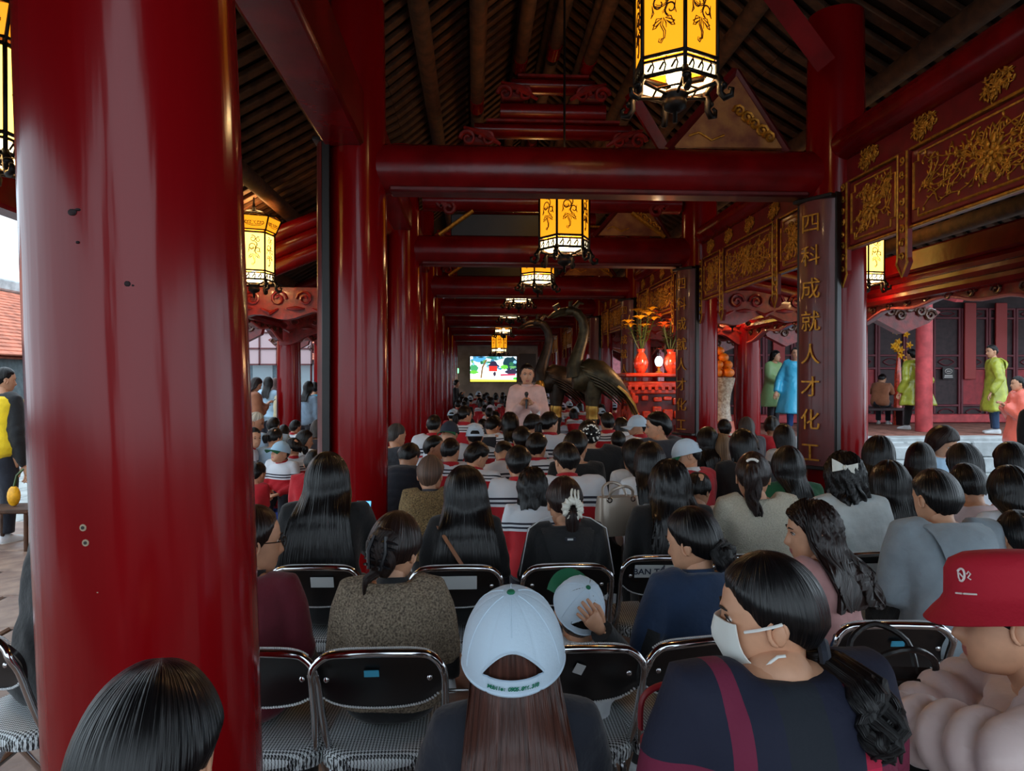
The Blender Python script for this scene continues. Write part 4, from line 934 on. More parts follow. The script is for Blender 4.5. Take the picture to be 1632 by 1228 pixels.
class Rig: pass
TOR = [(-.10, .12, .10), (-.06, .165, .125), (0, .178, .13), (.1, .158, .115), (.2, .152, .108), (.30, .168, .113), (.37, .176, .108), (.415, .165, .095), (.445, .125, .075), (.47, .078, .06), (.485, .058, .055)]
def rig(s=1., hs=1., seat=.45, lean=8, head=(0, 0, 0), arms='lap', bw=1.0, bd=1.0, stand=False, shr=0, legs=None, nl=1.0, tk=1.0):
    g = Rig(); g.s, g.hs, g.seat, g.bw, g.bd, g.stand = s, hs, seat, bw, bd, stand
    ln = rad(lean); g.base = Vector((0, 0, seat + .1 * s))
    def spine(t):
        k = t / (.47 * s); a = ln * (.55 + .45 * k) if k > 0 else ln * .55
        return g.base + Vector((0, math.sin(a), math.cos(a))) * t
    def tang(t): k = t / (.47 * s); a = ln * (.55 + .9 * max(k, 0)); return Vector((0, math.sin(a), math.cos(a))), Vector((0, math.cos(a), -math.sin(a)))
    g.spine, g.tang = spine, tang
    g.neck = spine(.475 * s)
    hl = ln * .8; g.hc = g.neck + Vector((0, math.sin(hl) * .13 * s + .03, (math.cos(hl) * .13 * hs + .02 * s) * nl))
    y, p, r = [rad(v) for v in head]
    g.HR = Matrix.Rotation(-y, 3, 'Z') @ Matrix.Rotation(-p, 3, 'X') @ Matrix.Rotation(r, 3, 'Y')
    g.hyaw = Matrix.Rotation(-y, 3, 'Z')
    g.sh = [spine((.405 + shr) * s) + Vector((sx * .165 * bw * s, 0, 0)) for sx in (-1, 1)]
    z = seat; fw = (g.sh[0].y) * .6
    E = {'lap': ((.215, .05 + fw, .25), (.075, .27 + fw * .5, .2)), 'knees': ((.225, .06 + fw, .24), (.12, .34 + fw * .5, .19)), 'phone': ((.2, .16 + fw, .28), (.07, .33 + fw, .42)), 'down': ((.235, -.02 + fw, .24), (.22, .2, .18)),
         'tight': ((.185, .07 + fw, .24), (.07, .22 + fw * .5, .2)), 'wide': ((.29, -.02, .2), (.34, .1, -.02)), 'hang': ((.215, -.01, .17), (.225, .06, -.07)), 'mike': ((.22, .06, .2), (.055, .22, .36)), 'cross': ((.215, .1 + fw, .23), (-.04, .24 + fw, .25)), 'hug': ((.22, .14 + fw, .3), (.02, .34 + fw, .3))}
    if isinstance(arms, str): arms = (arms, arms)
    g.el, g.wr = [], []
    for i, sx in enumerate((-1, 1)):
        a = arms[i]
        if isinstance(a, str): e, w_ = E[a]; g.el.append(Vector((sx * e[0] * s * max(bw, .95), e[1] * s, z + e[2] * s))); g.wr.append(Vector((sx * w_[0] * s, w_[1] * s, z + w_[2] * s)))
        else: g.el.append(Vector(a[0])); g.wr.append(Vector(a[1]))
    g.hip = [Vector((sx * .088 * s * bw, .01, seat + .085 * s)) for sx in (-1, 1)]
    if stand:
        st = legs or ((0, 0), (0, 0)); g.hip = [Vector((sx * .085 * s * bw, 0, seat + .02)) for sx in (-1, 1)]
        g.kn = [Vector((sx * .09 * s, .02 + st[i][0], seat * .53)) for i, sx in enumerate((-1, 1))]; g.an = [Vector((sx * .09 * s, st[i][1], .085 * s)) for i, sx in enumerate((-1, 1))]
    else:
        kz = max(seat + .075 * s, .09 * s + .02 + min(.40 * s, seat + .1)); ky = .41 * s * tk
        if seat < .33 * s: ky = .34 * s * tk; kz = seat + .2 * s
        g.kn = [Vector((sx * .105 * s, ky, kz)) for sx in (-1, 1)]; g.an = [Vector((sx * .10 * s, ky + .02 * s, .085 * s)) for sx in (-1, 1)]
    return g
def torso(mb, g, th=0, t0=-.10, t1=.485, k=1.0, flare=0, ease=1.0):
    rings = []
    ts = [t for t in np.unique(np.concatenate([np.linspace(t0, t1, 22), [r[0] for r in TOR]])) if t0 - 1e-6 <= t <= t1 + 1e-6]; A = np.array(TOR)
    for t in ts:
        hw = np.interp(t, A[:, 0], A[:, 1]) * g.s * (g.bw if t < .43 else 1) * k; hd = np.interp(t, A[:, 0], A[:, 2]) * g.s * g.bd * k
        if flare and t < .25: hw += flare * (.25 - t); hd += flare * (.25 - t)
        c = g.spine(t * g.s); T, N = g.tang(t * g.s); e = .82
        rings.append([c + Vector((1, 0, 0)) * (hw + th) * np.sign(math.cos(a)) * abs(math.cos(a)) ** e + N * (hd + th) * np.sign(math.sin(a)) * abs(math.sin(a)) ** e for a in [2 * PI * j / 28 for j in range(28)]])
    return mb.loft(rings)
def arm(mb, g, i, th=0, upto=1.0, k=1.0):
    a, e, w_ = g.sh[i], g.el[i], g.wr[i]; s = g.s; inn = Vector(((1 if i == 0 else -1) * .05 * s, 0, .0))
    up = g.spine(.43 * s) + Vector((a.x * .5, 0, 0))
    P_ = [up, a + inn * .2, a.lerp(e, .3), a.lerp(e, .7), e, e.lerp(w_, .3), e.lerp(w_, .7), w_]; R_ = [.05, .058, .05, .044, .041, .038, .032, .027]
    if upto < 1: P_ = P_[:5] if upto < .6 else P_[:7]; R_ = R_[:len(P_)]
    return mb.tube(P_, [r * s * k * (.95 + .05 * g.bw) + th for r in R_], 12)
def leg(mb, g, i, th=0, wide=1.0):
    h, k_, a = g.hip[i], g.kn[i], g.an[i]; s = g.s
    return mb.tube([h + Vector((0, -.03 * s, 0)), h.lerp(k_, .35), h.lerp(k_, .75), k_, k_.lerp(a, .35), k_.lerp(a, .75), a], [.09 * s + th, .083 * s + th, .068 * s + th, .06 * s + th, .055 * s + th * wide, .044 * s + th * 1.4 * wide, .04 * s + th * 1.8 * wide], 12)
def shoe_mb(s=1.0):
    mb = MB()
    mb.loft([[Vector((w_ * math.cos(a), y, z + h_ * max(-.55, math.sin(a)))) for a in [2 * PI * j / 14 for j in range(14)]] for y, w_, h_, z in ((-.075, .02, .03, .03), (-.06, .034, .05, .032), (-.02, .036, .06, .034), (.03, .038, .052, .032), (.09, .044, .034, .026), (.14, .042, .026, .022), (.172, .022, .016, .018))])
    mb.box((0, .05, .008), (.08, .235, .016), 1, bev=.007)
    M = Matrix.Scale(s, 4); mb.v = [tuple(M @ Vector(v)) for v in mb.v]; return mb
SOLE = mat('rubber_sole', S(200, 198, 192), .7)
# ---- hair
def smooth_noise(n, seed, k=6):
    r = np.random.RandomState(seed); a = np.linspace(0, 2 * PI, n, endpoint=False); o = np.zeros(n)
    for q in range(1, k + 1): o += r.randn() / q * np.sin(q * a * 3 + r.rand() * 6.3)
    return o / 2
def headpt(phi, th, v, hs): return Vector(((.0765 + v) * math.sin(phi) * math.sin(th), (.0965 + v) * math.sin(phi) * math.cos(th) - .007, (.116 + v) * math.cos(phi) + .0)) * hs
def hair_shell(g, L=0, v=.016, front=58, side=96, back=128, gather=.75, wave=0, wf=34, seed=1, n=56, rows=30, spread=0, over=True, tips=.06, backy=None, part=0, sidehang=70):
    """cap of hair; past side/back limits it hangs L metres straight down behind"""
    mb = MB(); hs = g.hs; nz = smooth_noise(n, seed); nz2 = smooth_noise(n, seed + 9, 12); cols = []
    for j in range(n):
        th = 2 * PI * j / n; a = abs((th + PI) % (2 * PI) - PI) * 180 / PI
        fe = np.interp(a, [0, 35, 60, 80, 100, 130, 180], [front, front + 6, front + 20, side, side + 8, back - 6, back])
        fe += 5 * nz2[j] * (1 if a > 60 else .4)
        hang = L * np.clip((a - sidehang) / 18, 0, 1) * (1 - tips * abs(nz2[j]) * 2) if L else 0
        if L and a > sidehang: fe = lerp(fe, min(fe, 96), np.clip((a - sidehang) / 18, 0, 1))
        pts = []
        L1 = rad(fe) * .1; tot = L1 + hang
        for i in range(rows):
            d = tot * i / (rows - 1)
            if d <= L1 or hang <= 0:
                ph = rad(fe) * min(1, d / L1); ph = max(ph, .04)
                vv = v * (1 + .22 * nz[j] * math.sin(ph)) + .004 * math.sin(ph) * nz2[j]
                if part: vv -= .008 * math.exp(-((math.sin(ph) * math.sin(th) * .08) / .008) ** 2) * (1 if abs(a) < 100 else 0)
                if hang <= 0 and i > rows - 4: vv *= (rows - 1 - i) / 3 * .8 + .1
                p = g.HR @ headpt(ph, th, vv, hs) + g.hc
            else:
                q = (d - L1); p0 = g.HR @ headpt(rad(fe), th, v * (1 + .22 * nz[j]) + .004 * nz2[j], hs) + g.hc; u = q / L
                rel = p0 - g.hc; sx = lerp(1, gather, min(1, u * 1.6)) + spread * u
                p = Vector((g.hc.x + rel.x * sx, p0.y - .02 * u * (1 if rel.y < .02 else 2), p0.z - q))
                if rel.y > -.03: p.y -= min(.06, q * .35) * (1 if rel.y < .05 else 1.4)
                p += Vector((nz2[j] * .006, nz[j] * .005 * min(1, u * 3), 0))
                if wave: p += Vector((math.sin(q * wf + j * .9 + nz[j] * 4) * wave * min(1, u * 3), math.cos(q * wf * .9 + j * 1.3) * wave * .8 * min(1, u * 3), 0))
                if over and rel.y < .05:
                    zs = g.spine(.41 * g.s).z; of = .018 + .035 * min(1, (p.x / .15) ** 2)
                    if p.z < zs: lim = g.backy(p.z) - of
                    else: u2 = np.clip((p.z - zs) / max(.03, g.hc.z - .03 * hs - zs), 0, 1); lim = lerp(g.backy(zs) - of, p0.y, u2 * u2 * (3 - 2 * u2))
                    p.y = min(p.y, lim - .004 * abs(nz2[j]))
            if wave and i > 2 and d <= L1: p += (p - g.hc).normalized() * wave * .55 * math.sin(j * 1.7 + i * 1.1)
            pts.append(p)
        cols.append(pts)
    rings = [[cols[j][i] for j in range(n)] for i in range(rows)]
    uv = [(j / n if j < n / 2 else 1 - j / n, i / rows * max(.3, (L + .2) * 2)) for i in range(rows) for j in range(n)]
    mb.loft(rings, 0, (1, 0), uv)
    if L:      # inner layer so that the curtain of hair has body
        inner = [[cols[j][i] + (g.hc + Vector((0, 0, cols[j][i].z - g.hc.z)) - cols[j][i]) * .14 for j in range(n)] for i in range(rows // 3, rows)]
        mb.loft(inner[::-1], 0, (0, 0))
        a, b = rings[-1], inner[-1]; mb.loft([a, b], 0, (0, 0))
    return mb
def strand_tail(g, p0, path, r, n=7, seed=0, wave=.0):
    """tail of several locks; path = list of offsets from the tie, body space"""
    mb = MB(); rn = random.Random(seed)
    for q in range(n):
        a = 2 * PI * q / max(1, n - 1); o = Vector((math.cos(a), math.sin(a) * .7, 0)) * r * (.55 if q else 0)
        pts = []; K = len(path)
        for i, d in enumerate(path):
            u = i / (K - 1); env = (.5 + 1.1 * math.sin(min(1, u * 1.3) * PI * .75)) * (1 - .45 * u)
            w_ = Vector((math.sin(u * 14 + q * 2), math.cos(u * 12 + q * 1.3), 0)) * wave * u
            pts.append(p0 + Vector(d) + o * env + w_)
        rr = [r * (.62 if q == 0 else .5) * f for f in np.interp(np.linspace(0, 1, K), [0, .15, .5, .85, 1], [.7, .95, .9, .55, .12])]
        i0 = len(mb.v); mb.tube(pts, rr, 8)
        for k in range(i0, len(mb.v)): u_ = (k - i0); mb.uv[k] = ((u_ % 8) / 8 * .35 + q * .13, (u_ // 8) / K * 1.2)
    return mb
def sweep(pts, k=4):
    """smooth path through points"""
    pts = [Vector(p) for p in pts]; o = []
    for i in range(len(pts) - 1):
        p0, p1, p2, p3 = pts[max(0, i - 1)], pts[i], pts[i + 1], pts[min(len(pts) - 1, i + 2)]
        for q in range(k):
            t = q / k; o.append(.5 * ((2 * p1) + (p2 - p0) * t + (2 * p0 - 5 * p1 + 4 * p2 - p3) * t * t + (3 * p1 - p0 - 3 * p2 + p3) * t ** 3))
    return o + [pts[-1]]
# ---- caps
def cap_mb(v=.024, tilt=0, brim=True, opening=True, n=48, rows=16, hs=1.0, deep=86, tall=.0):
    """own space of the head; slots 0 crown, 1 brim, 2 button"""
    mb = MB(); R = Matrix.Rotation(rad(tilt), 3, 'X'); grid = []
    def pt(ph, th):
        p = headpt(ph, th, v, 1.0); p.z *= .965; seam = .0035 * (1 - abs(math.sin(th * 3 + PI / 2)) ** .25) * math.sin(ph)
        p = p * (1 - seam * 6); p.z += tall * max(0, math.cos(ph)) * (1 if math.cos(th) > -.2 else .6) + (.012 * math.exp(-((th - .0) / .9) ** 2) * math.sin(2 * ph) if tall else 0)
        return p
    for i in range(rows + 1):
        grid.append([pt(max(.03, rad(deep) * i / rows), 2 * PI * j / n) for j in range(n)])
    vs = [R @ (p * hs) for r in grid for p in r]; fs = []
    for i in range(rows):
        for j in range(n):
            j2 = (j + 1) % n; a = abs(2 * PI * (j + .5) / n - PI); u = i / rows
            if opening and a < .62 and .62 + .22 * (a / .62) ** 2 < u + .01 and u < .86: continue
            fs.append((i * n + j, (i + 1) * n + j, (i + 1) * n + j2, i * n + j2))
    fs.append(tuple(range(n))); mb.add(vs, fs, 0)
    inner = [v_ * .965 for v_ in vs]; mb.add(inner, [f[::-1] for f in fs[:-1]], 0)      # lining
    mb.tube([R @ (pt(rad(deep), 2 * PI * j / n) * hs) for j in range(n)], .003, 5, 0, loop=True)
    mb.ell(R @ (pt(.0, 0) * hs + Vector((0, 0, .001))), (.009, .009, .005), 2, 10, 6)
    for k in range(6): mb.tube([R @ (pt(rad(deep) * q / 10, 2 * PI * (k + .5) / 6 + PI / 6) * hs * 1.004) for q in range(1, 6 if (opening and k == 2) else 10)], .0013, 4, 0)
    if opening:
        mb.tube([R @ (pt(rad(deep) * min(.86, .62 + .22 * (a / .62) ** 2 + .0), PI + a) * hs * 1.002) for a in np.linspace(-.62, .62, 15)], .003, 5, 0)
    if brim:
        g_ = []
        for q in range(6):
            u = q / 5; row = []
            for k in range(15):
                th = lerp(-1.05, 1.05, k / 14); p = pt(rad(deep), th) * hs; d = Vector((math.sin(th) * .35, 1, 0)).normalized()
                ext = .072 * hs * u * math.cos(th * .95) ** .6; row.append(R @ (p + d * ext + Vector((0, 0, -.028 * (th / 1.05) ** 2 * u - .01 * u))))
            g_.append(row)
        mb.sheet(g_, 1, .004)
    return mb
def place(mb, g): 
    o = MB(); return o.join(mb, Matrix.Translation(g.hc) @ g.HR.to_4x4())
BASEH = .118
def person(label, px, py, Y, rz=0, seat=.45, s=None, hs=None, lean=8, head=(0, 0, 0), arms='lap', top='black', th=.014, bottom='black', hair=None, cap=None, bw=1.0, bd=1.0, lod=1, kid=False, group=None, skin=None, stand=False, legs=None, shr=.014, fit=True, vox=None, puff=0, short=0, extra=None, t0=-.1, flare=0, hands=True, shoes='white', wr=.006, cat='person', hem=None, pos=None, nl=.66, tk=1.0, reach=None):
    """px, py: top of the head in the photograph, Y its depth; everything else in metres and degrees"""
    tgt = P(px, py, Y) if pos is None else Vector(pos)
    hvol = .03 if cap else (.012 if (hair or {}).get('kind') in ('short', 'crop') else .018)
    hs = hs or (.93 if kid else 1.0)
    if s is None:
        s = 1.0
        for _ in range(6):
            g = rig(s, hs, seat, lean, head, arms, bw, bd, stand, shr, legs, nl, tk); hgt = g.hc.z + (BASEH + hvol) * hs; s *= (tgt.z - seat) / (hgt - seat)
        s = min(1.12, max(.62, s))
    g = rig(s, hs, seat, lean, head, arms, bw, bd, stand, shr, legs, nl, tk)
    if fit:       # let the seat take up what is left
        d = tgt.z - (g.hc.z + (BASEH + hvol) * hs)
        if abs(d) > .002 and not stand: seat = max(.2, seat + d); g = rig(s, hs, seat, lean, head, arms, bw, bd, stand, shr, legs, nl, tk)
    if reach:
        a_ = rad(-rz); o_ = Matrix.Rotation(a_, 3, 'Z') @ Vector((g.hc.x, g.hc.y, 0)); r_ = Vector((tgt.x - o_.x, Y - o_.y, 0)); iv = Matrix.Rotation(-a_, 3, 'Z')
        arms = [[tuple(iv @ (Vector(q) - r_)) for q in reach[i]] if i in reach else (arms if isinstance(arms, str) else arms[i]) for i in (0, 1)]
        g = rig(s, hs, seat, lean, head, arms, bw, bd, stand, shr, legs, nl, tk)
    g.backy = lambda z: min(g.spine(t).y - np.interp(t / s, [r[0] for r in TOR], [r[2] for r in TOR]) * s * bd - th for t in [max(-.1 * s, min(.48 * s, z - g.base.z))])
    a = rad(-rz); off = Matrix.Rotation(a, 3, 'Z') @ Vector((g.hc.x, g.hc.y, 0))
    root = thing('person', label, cat, (tgt.x - off.x, Y - off.y if pos is None else tgt.y - off.y, 0 if pos is None else tgt.z - (g.hc.z + (BASEH + hvol) * hs)), a, group)
    g.root = root; g.th = th
    sk = skin or SKIN
    # body: torso, limbs, neck and head in one mesh
    vox = vox or (.016 if Y < 3.8 else .02 if Y < 6.5 else .024); vox *= max(.8, s)
    b = MB(); torso(b, g, -.004, k=.96)
    for i in (0, 1): arm(b, g, i); leg(b, g, i)
    V, N_, f = remesh(b, .026 * s, 2)
    body = MB().add(V, f, 0)
    nk = [g.spine(.44 * s), g.neck, g.neck.lerp(g.hc + g.HR @ Vector((0, -.018, -.075)) * hs, .55), g.hc + g.HR @ Vector((0, -.02, -.06)) * hs, g.hc + g.HR @ Vector((0, -.01, -.0)) * hs]
    body.tube(nk, [.075 * s, .054 * s, .05 * hs, .05 * hs, .05 * hs], 14)
    body.join(HEADS[lod], Matrix.Translation(g.hc) @ g.HR.to_4x4() @ Matrix.Scale(hs, 4))
    if hands:
        for i, sx in enumerate((-1, 1)):
            d = (g.wr[i] - g.el[i]).normalized(); cu = .6
            x_ = Vector((1, 0, 0)) - d * d.x; x_ = x_.normalized() if x_.length > .1 else Vector((0, 1, 0)); z_ = x_.cross(d)
            if isinstance(hands, dict) and i in hands: x_ = Vector(hands[i]); x_ = (x_ - d * x_.dot(d)).normalized(); z_ = x_.cross(d); cu = .25
            M = Matrix((x_, d, z_)).transposed().to_4x4(); M.translation = g.wr[i] + d * .015 * s
            body.join(HANDS[sx][cu], M @ Matrix.Scale(.98 * (hs if kid else s), 4))
    ob = body.build('body', [sk, EYEW, EYED, LIP, BROW], root, sharp=None)
    # top
    tb = MB(); torso(tb, g, th, t0=t0, t1=.462, flare=0)
    for i in (0, 1): arm(tb, g, i, th, upto=short or 1.0)
    if hem is not None:      # skirt of a coat or dress, from the waist to height hem
        z0 = g.spine(.08 * s); rr = []
        for q in range(12):
            u = q / 11; z = lerp(z0.z, hem, u); wq = lerp(.165, .165 + flare, u ** .8) * s * bw + th
            rr.append([Vector((wq * math.cos(a) * (1 + .05 * u * math.sin(7 * a)), lerp(z0.y, 0, u) + wq * .72 * math.sin(a) * (1 + .06 * u * math.sin(6 * a + 1)), z)) for a in [2 * PI * j / 32 for j in range(32)]])
        tb.loft(rr)
    V, N_, f = remesh(tb, vox, 3)
    tt = (V[:, 2] - g.base.z) * math.cos(rad(lean)) + V[:, 1] * math.sin(rad(lean))
    if puff:
        q = tt.copy()
        for i in (0, 1):
            L0_ = 0
            for a_, b_ in ((g.sh[i], g.el[i]), (g.el[i], g.wr[i])):
                a_, b_ = np.array(a_), np.array(b_); ln_ = np.linalg.norm(b_ - a_); pr = np.clip((V - a_) @ (b_ - a_) / ln_, 0, ln_); ds = np.linalg.norm(V - a_ - pr[:, None] * (b_ - a_) / ln_, axis=1)
                q = np.where(ds < .068 * s + th, L0_ + pr, q); L0_ += ln_
        dsp = puff * (np.abs(np.sin(PI * q / .075)) ** .8 - .6); V = V + N_ * dsp[:, None]
    else:
        rs = np.random.RandomState(abs(int(px)) % 1000); d = np.zeros(len(V))
        for _ in range(7):
            w_ = rs.randn(3) * np.array((16, 16, 9)); d += np.sin(V @ w_ + rs.rand() * 6.3)
        d2 = np.sin(V[:, 2] * 55 + 5 * np.sin(V[:, 0] * 14) + rs.rand() * 6) * np.clip(.16 - np.abs(tt / s - .12), 0, .1) * 8
        V = V + N_ * (d * wr * .5 + d2 * wr * .8)[:, None]
    m_ = CL[top] if isinstance(top, str) else top
    me = MB().add(V, f, 0, [(x, t / s + .1) for x, t in zip(V[:, 0] / s, tt)])
    ob = me.build('top', m_, root, sharp=None)
    g.topmat = m_
    # trousers
    lb = MB(); torso(lb, g, .006, t0=-.1, t1=.07)
    for i in (0, 1): leg(lb, g, i, .012)
    V, N_, f = remesh(lb, .024 * s, 2); MB().add(V, f).build('trousers', CL[bottom], root, sharp=None)
    for i in (0, 1):
        key = round(s, 1)
        if ('shoe', key, shoes) not in FM: FM[('shoe', key, shoes)] = shoe_mb(key).mesh('shoe', [CL[shoes], SOLE], sharp=50)
        o = link('shoe', FM[('shoe', key, shoes)], root, (g.an[i].x, g.an[i].y + .0, 0 if pos is None else 0)); o.rotation_euler = (0, 0, rad(-8 if i else 8))
    # collar
    co = {'uni': 'red', 'uni2': 'red'}.get(top if isinstance(top, str) else '', None)
    if (extra or {}).get('collar'): co = extra['collar']
    if co:
        c = MB(); rings = []
        for hgt, rr in ((-.018, .085), (.0, .076), (.014, .069), (.024, .07), (.012, .06), (-.01, .06)):
            T, N2 = g.tang(.47 * s); cc = g.spine((.462 + hgt) * s)
            rings.append([cc + (Vector((1, 0, 0)) * math.cos(a) + N2 * math.sin(a) * 1.0) * rr * s for a in [2 * PI * j / 20 for j in range(20)]])
        c.loft(rings, 0, (0, 0)); c.build('collar', CL[co], root, sharp=None)
    # hair
    if hair:
        h = dict(hair)
        if cap: h['v'] = min(h.get('v', .011), .011)
        kind = h.pop('kind'); hm = h.pop('m', HBLACK); sd = abs(int(h.pop('seed', px)))
        if kind == 'short': mb = hair_shell(g, 0, h.pop('v', .014), 56, 84, 130, seed=sd, n=44 if lod else 28, rows=14, **h)
        elif kind == 'crop': mb = hair_shell(g, 0, max(.0145, h.pop('v', .012)), 54, 80, 122, seed=sd, n=44 if lod else 28, rows=14, **h)
        elif kind == 'bob': mb = hair_shell(g, h.pop('L', .11), h.pop('v', .02), seed=sd, gather=.92, over=False, sidehang=58, n=56 if lod else 32, rows=26, **h)
        elif kind == 'long': mb = hair_shell(g, h.pop('L', .36), h.pop('v', .017), seed=sd, n=64 if lod else 32, rows=36 if lod else 20, **h)
        else:
            tie = Vector(h.pop('tie', (0, -.105, .0))); L = h.pop('L', .28); r_ = h.pop('r', .032); wv = h.pop('wave', 0); sw = h.pop('sway', 0)
            mb = hair_shell(g, 0, h.pop('v', .013), 57, 92, 122, seed=sd, n=48 if lod else 28, rows=16)
            p0 = g.hc + g.HR @ (tie * hs)
            if kind == 'tail':
                out = g.HR @ Vector((0, -1, .1)); by = lambda z: min(g.backy(z) - .02, 0) if z < g.neck.z else 9
                path = []
                for i in range(15):
                    u = i / 14; d = out * (.05 * math.sin(min(1, u * 4) * PI / 2)) + Vector((sw * u, 0, -L * max(0, u - .06)))
                    if (p0 + d).y > by((p0 + d).z): d.y = by((p0 + d).z) - p0.y
                    path.append(d)
                mb.join(strand_tail(g, p0, path, r_, 8 if lod else 5, sd, wv))
                g.tie = p0 + out * .012
            elif kind == 'bun':
                rr = h.pop('br', .036)
                for q in range(3):
                    mb.tube([p0 + g.HR @ Vector((rr * (1 - .25 * q) * math.cos(a), -.012 - .012 * q + .008 * math.sin(3 * a + q), rr * (1 - .25 * q) * math.sin(a))) for a in [2 * PI * k / 14 for k in range(14)]], rr * .55, 8, loop=True)
                mb.ell(p0 + g.HR @ Vector((0, -.02, 0)), (rr * .8,) * 3); g.tie = p0
            elif kind == 'clip':      # twisted up the back of the head
                for q in range(5):
                    x = (q - 2) * .014
                    mb.tube(sweep([p0 + g.HR @ Vector((x * .6, .0, -.075)), p0 + g.HR @ Vector((x + .015, -.028, -.03)), p0 + g.HR @ Vector((x * .8 - .01, -.034, .02)), p0 + g.HR @ Vector((x * .7 + .012, -.014, .065))]), .019, 8)
                mb.tube(sweep([p0 + g.HR @ Vector(q) for q in ((.0, -.01, -.07), (-.03, -.03, -.1), (-.035, -.02, -.15))]), [.016] * 5 + [.01, .008, .006, .003], 7); g.tie = p0
        mb.build('hair', hm, root, sharp=None)
        if kind == 'tail' and (extra or {}).get('tie'):
            MB().tube([g.tie + g.HR @ Vector((.026 * math.cos(a), -.01, .026 * math.sin(a))) for a in [2 * PI * k / 12 for k in range(12)]], .011, 7, loop=True).build('hair_tie', CL[extra['tie']] if extra['tie'] in CL else extra['tie'], root)
    if cap:
        c = dict(cap); cols = c.pop('m'); key = ('cap', tuple(sorted(c.items())), hs)
        if key not in FM: fine = c.pop('fine', 0); FM[key] = cap_mb(hs=hs, n=144 if fine else 48 if lod else 24, rows=44 if fine else 16 if lod else 10, **c)
        place(FM[key], g).build('cap', [CAPM[q] for q in cols], root, sharp=60)
    return g
CAPM = dict(white=mat('cap_white_cotton', S(196, 216, 232), .85, bump=.15, bscale=90), green=mat('cap_green', S(16, 104, 72), .8), grey=mat('cap_lavender', S(196, 190, 206), .85), lb=mat('cap_light_blue', S(168, 206, 232), .85), navy=mat('cap_navy', S(40, 46, 60), .85))
# ---------------------------------------------------------------- folding chairs
CHR = mat('chrome_tube', S(205, 205, 208), .12, metal=1, bump=0); VIN = mat('black_vinyl', S(18, 18, 20), .3, coat=.4, coatr=.15); HT = houndstooth()
PIPE = mat('white_rope_piping', S(210, 212, 214), .6); PAPER = mat('white_paper', S(200, 205, 206), .7); BLUEST = mat('blue_sticker', S(70, 170, 205), .5)
def make_chair(label):
    t = thing('folding_chair', label, 'chair')
    U = [(.205, -.165, .50), (.2, -.2, .6), (.2, -.235, .70)] + [(.2 - .075 + .075 * math.cos(a), -.262, .725 + .075 * math.sin(a)) for a in (.35, .7, 1.05, 1.35)] + [(.1, -.268, .803)]
    U = U + [(0, -.27, .806)] + [(-x, y, z) for x, y, z in U[::-1]]
    low = [(.205, -.165, .50), (.215, -.13, .44), (.218, -.05, .40), (.218, .05, .30), (.218, .24, .012)]
    MB().tube(sweep(low[::-1] + U[1:] + [(-x, y, z) for x, y, z in low[1:]], 3), .0125, 10).build('frame', CHR, t)
    b = MB()
    for sx in (-1, 1): b.tube([(sx * .195, .17, .425), (sx * .195, .0, .25), (sx * .195, -.26, .012)], .011, 8)
    b.tube([(.195, -.2, .1), (-.195, -.2, .1)], .009, 8); b.tube([(.218, .2, .07), (-.218, .2, .07)], .009, 8); b.tube([(-.19, .185, .43), (.19, .185, .43)], .01, 8)
    b.build('rear_legs', CHR, t)
    g = []
    for k in range(9):        # curved back pad, lower edge dips in the middle
        u = k / 8; row = []
        for j in range(17):
            x = lerp(-.186, .186, j / 16); e = (abs(x) / .186) ** 6
            zt = .793 - .04 * e; zb = .635 - .02 * (1 - (x / .186) ** 2) + .03 * e; z = lerp(zb, zt, u)
            row.append((x, -.265 + (.80 - z) * .32 + .035 * (x / .186) ** 2 * .3 + .012 * math.sin(u * PI), z))
        g.append(row)
    MB().sheet(g, 0, .014).build('back_pad', VIN, t, sharp=60)
    lo = [Vector(p) + Vector((0, -.004, 0)) for p in g[0]]; b = MB()
    for k in range(46):
        p = lo[min(15, int(k / 46 * 16))].lerp(lo[min(16, int(k / 46 * 16) + 1)], k / 46 * 16 % 1); b.ell(p, (.0055, .004, .0035), 0, 5, 4, Matrix.Rotation(.6, 3, 'Y'))
    for k in range(54):
        a = lerp(-.17, .17, k / 53); e = (abs(a) / .186) ** 6; b.ell((a, -.243, .812 - .035 * e), (.005, .004, .0035), 0, 5, 4, Matrix.Rotation(.6, 3, 'Y'))
    o = b.build('rope_piping', PIPE, t); o['kind'] = 'stuff'
    for sx in (-1, 1): MB().ell((sx * .155, -.247, .72), (.009, .005, .009), 0, 10, 6).build('screw', CHR, t)
    rings = []
    for z, k in ((.405, .92), (.412, 1), (.445, 1.02), (.462, .98), (.47, .9)):
        rings.append([Vector((k * .2 * np.sign(math.cos(a)) * abs(math.cos(a)) ** .5, .0 + k * .2 * np.sign(math.sin(a)) * abs(math.sin(a)) ** .5, z - (0 if z < .46 else .0))) for a in [2 * PI * j / 32 for j in range(32)]])
    MB().loft(rings).build('seat', [HT], t, sharp=60)
    return t
chair0 = make_chair('chrome folding chair')
used = [False]
def chair(label, px, py, Y, rz=0, zt=.806, xyz=None):
    o = chair0 if not used[0] else copy_tree(chair0); used[0] = True
    p = P(px, py, Y); a = rad(-rz); off = Matrix.Rotation(a, 3, 'Z') @ Vector((0, -.27, 0))
    o.location = (p.x - off.x, p.y - off.y, 0) if xyz is None else xyz; o.rotation_euler = (0, 0, a); tag(o, label, 'chair', 'chrome folding chairs'); return o
def onback(o, name, x, z, w_, h_, m_, rot=0):
    return MB().box((0, 0, 0), (w_, .003, h_)).build(name, m_, o, smooth=False).__setattr__('matrix_local', Matrix.Translation((x, -.27 + (.80 - z) * .32 + .004, z)) @ Matrix.Rotation(.31, 4, 'X') @ Matrix.Rotation(rot, 4, 'Y'))
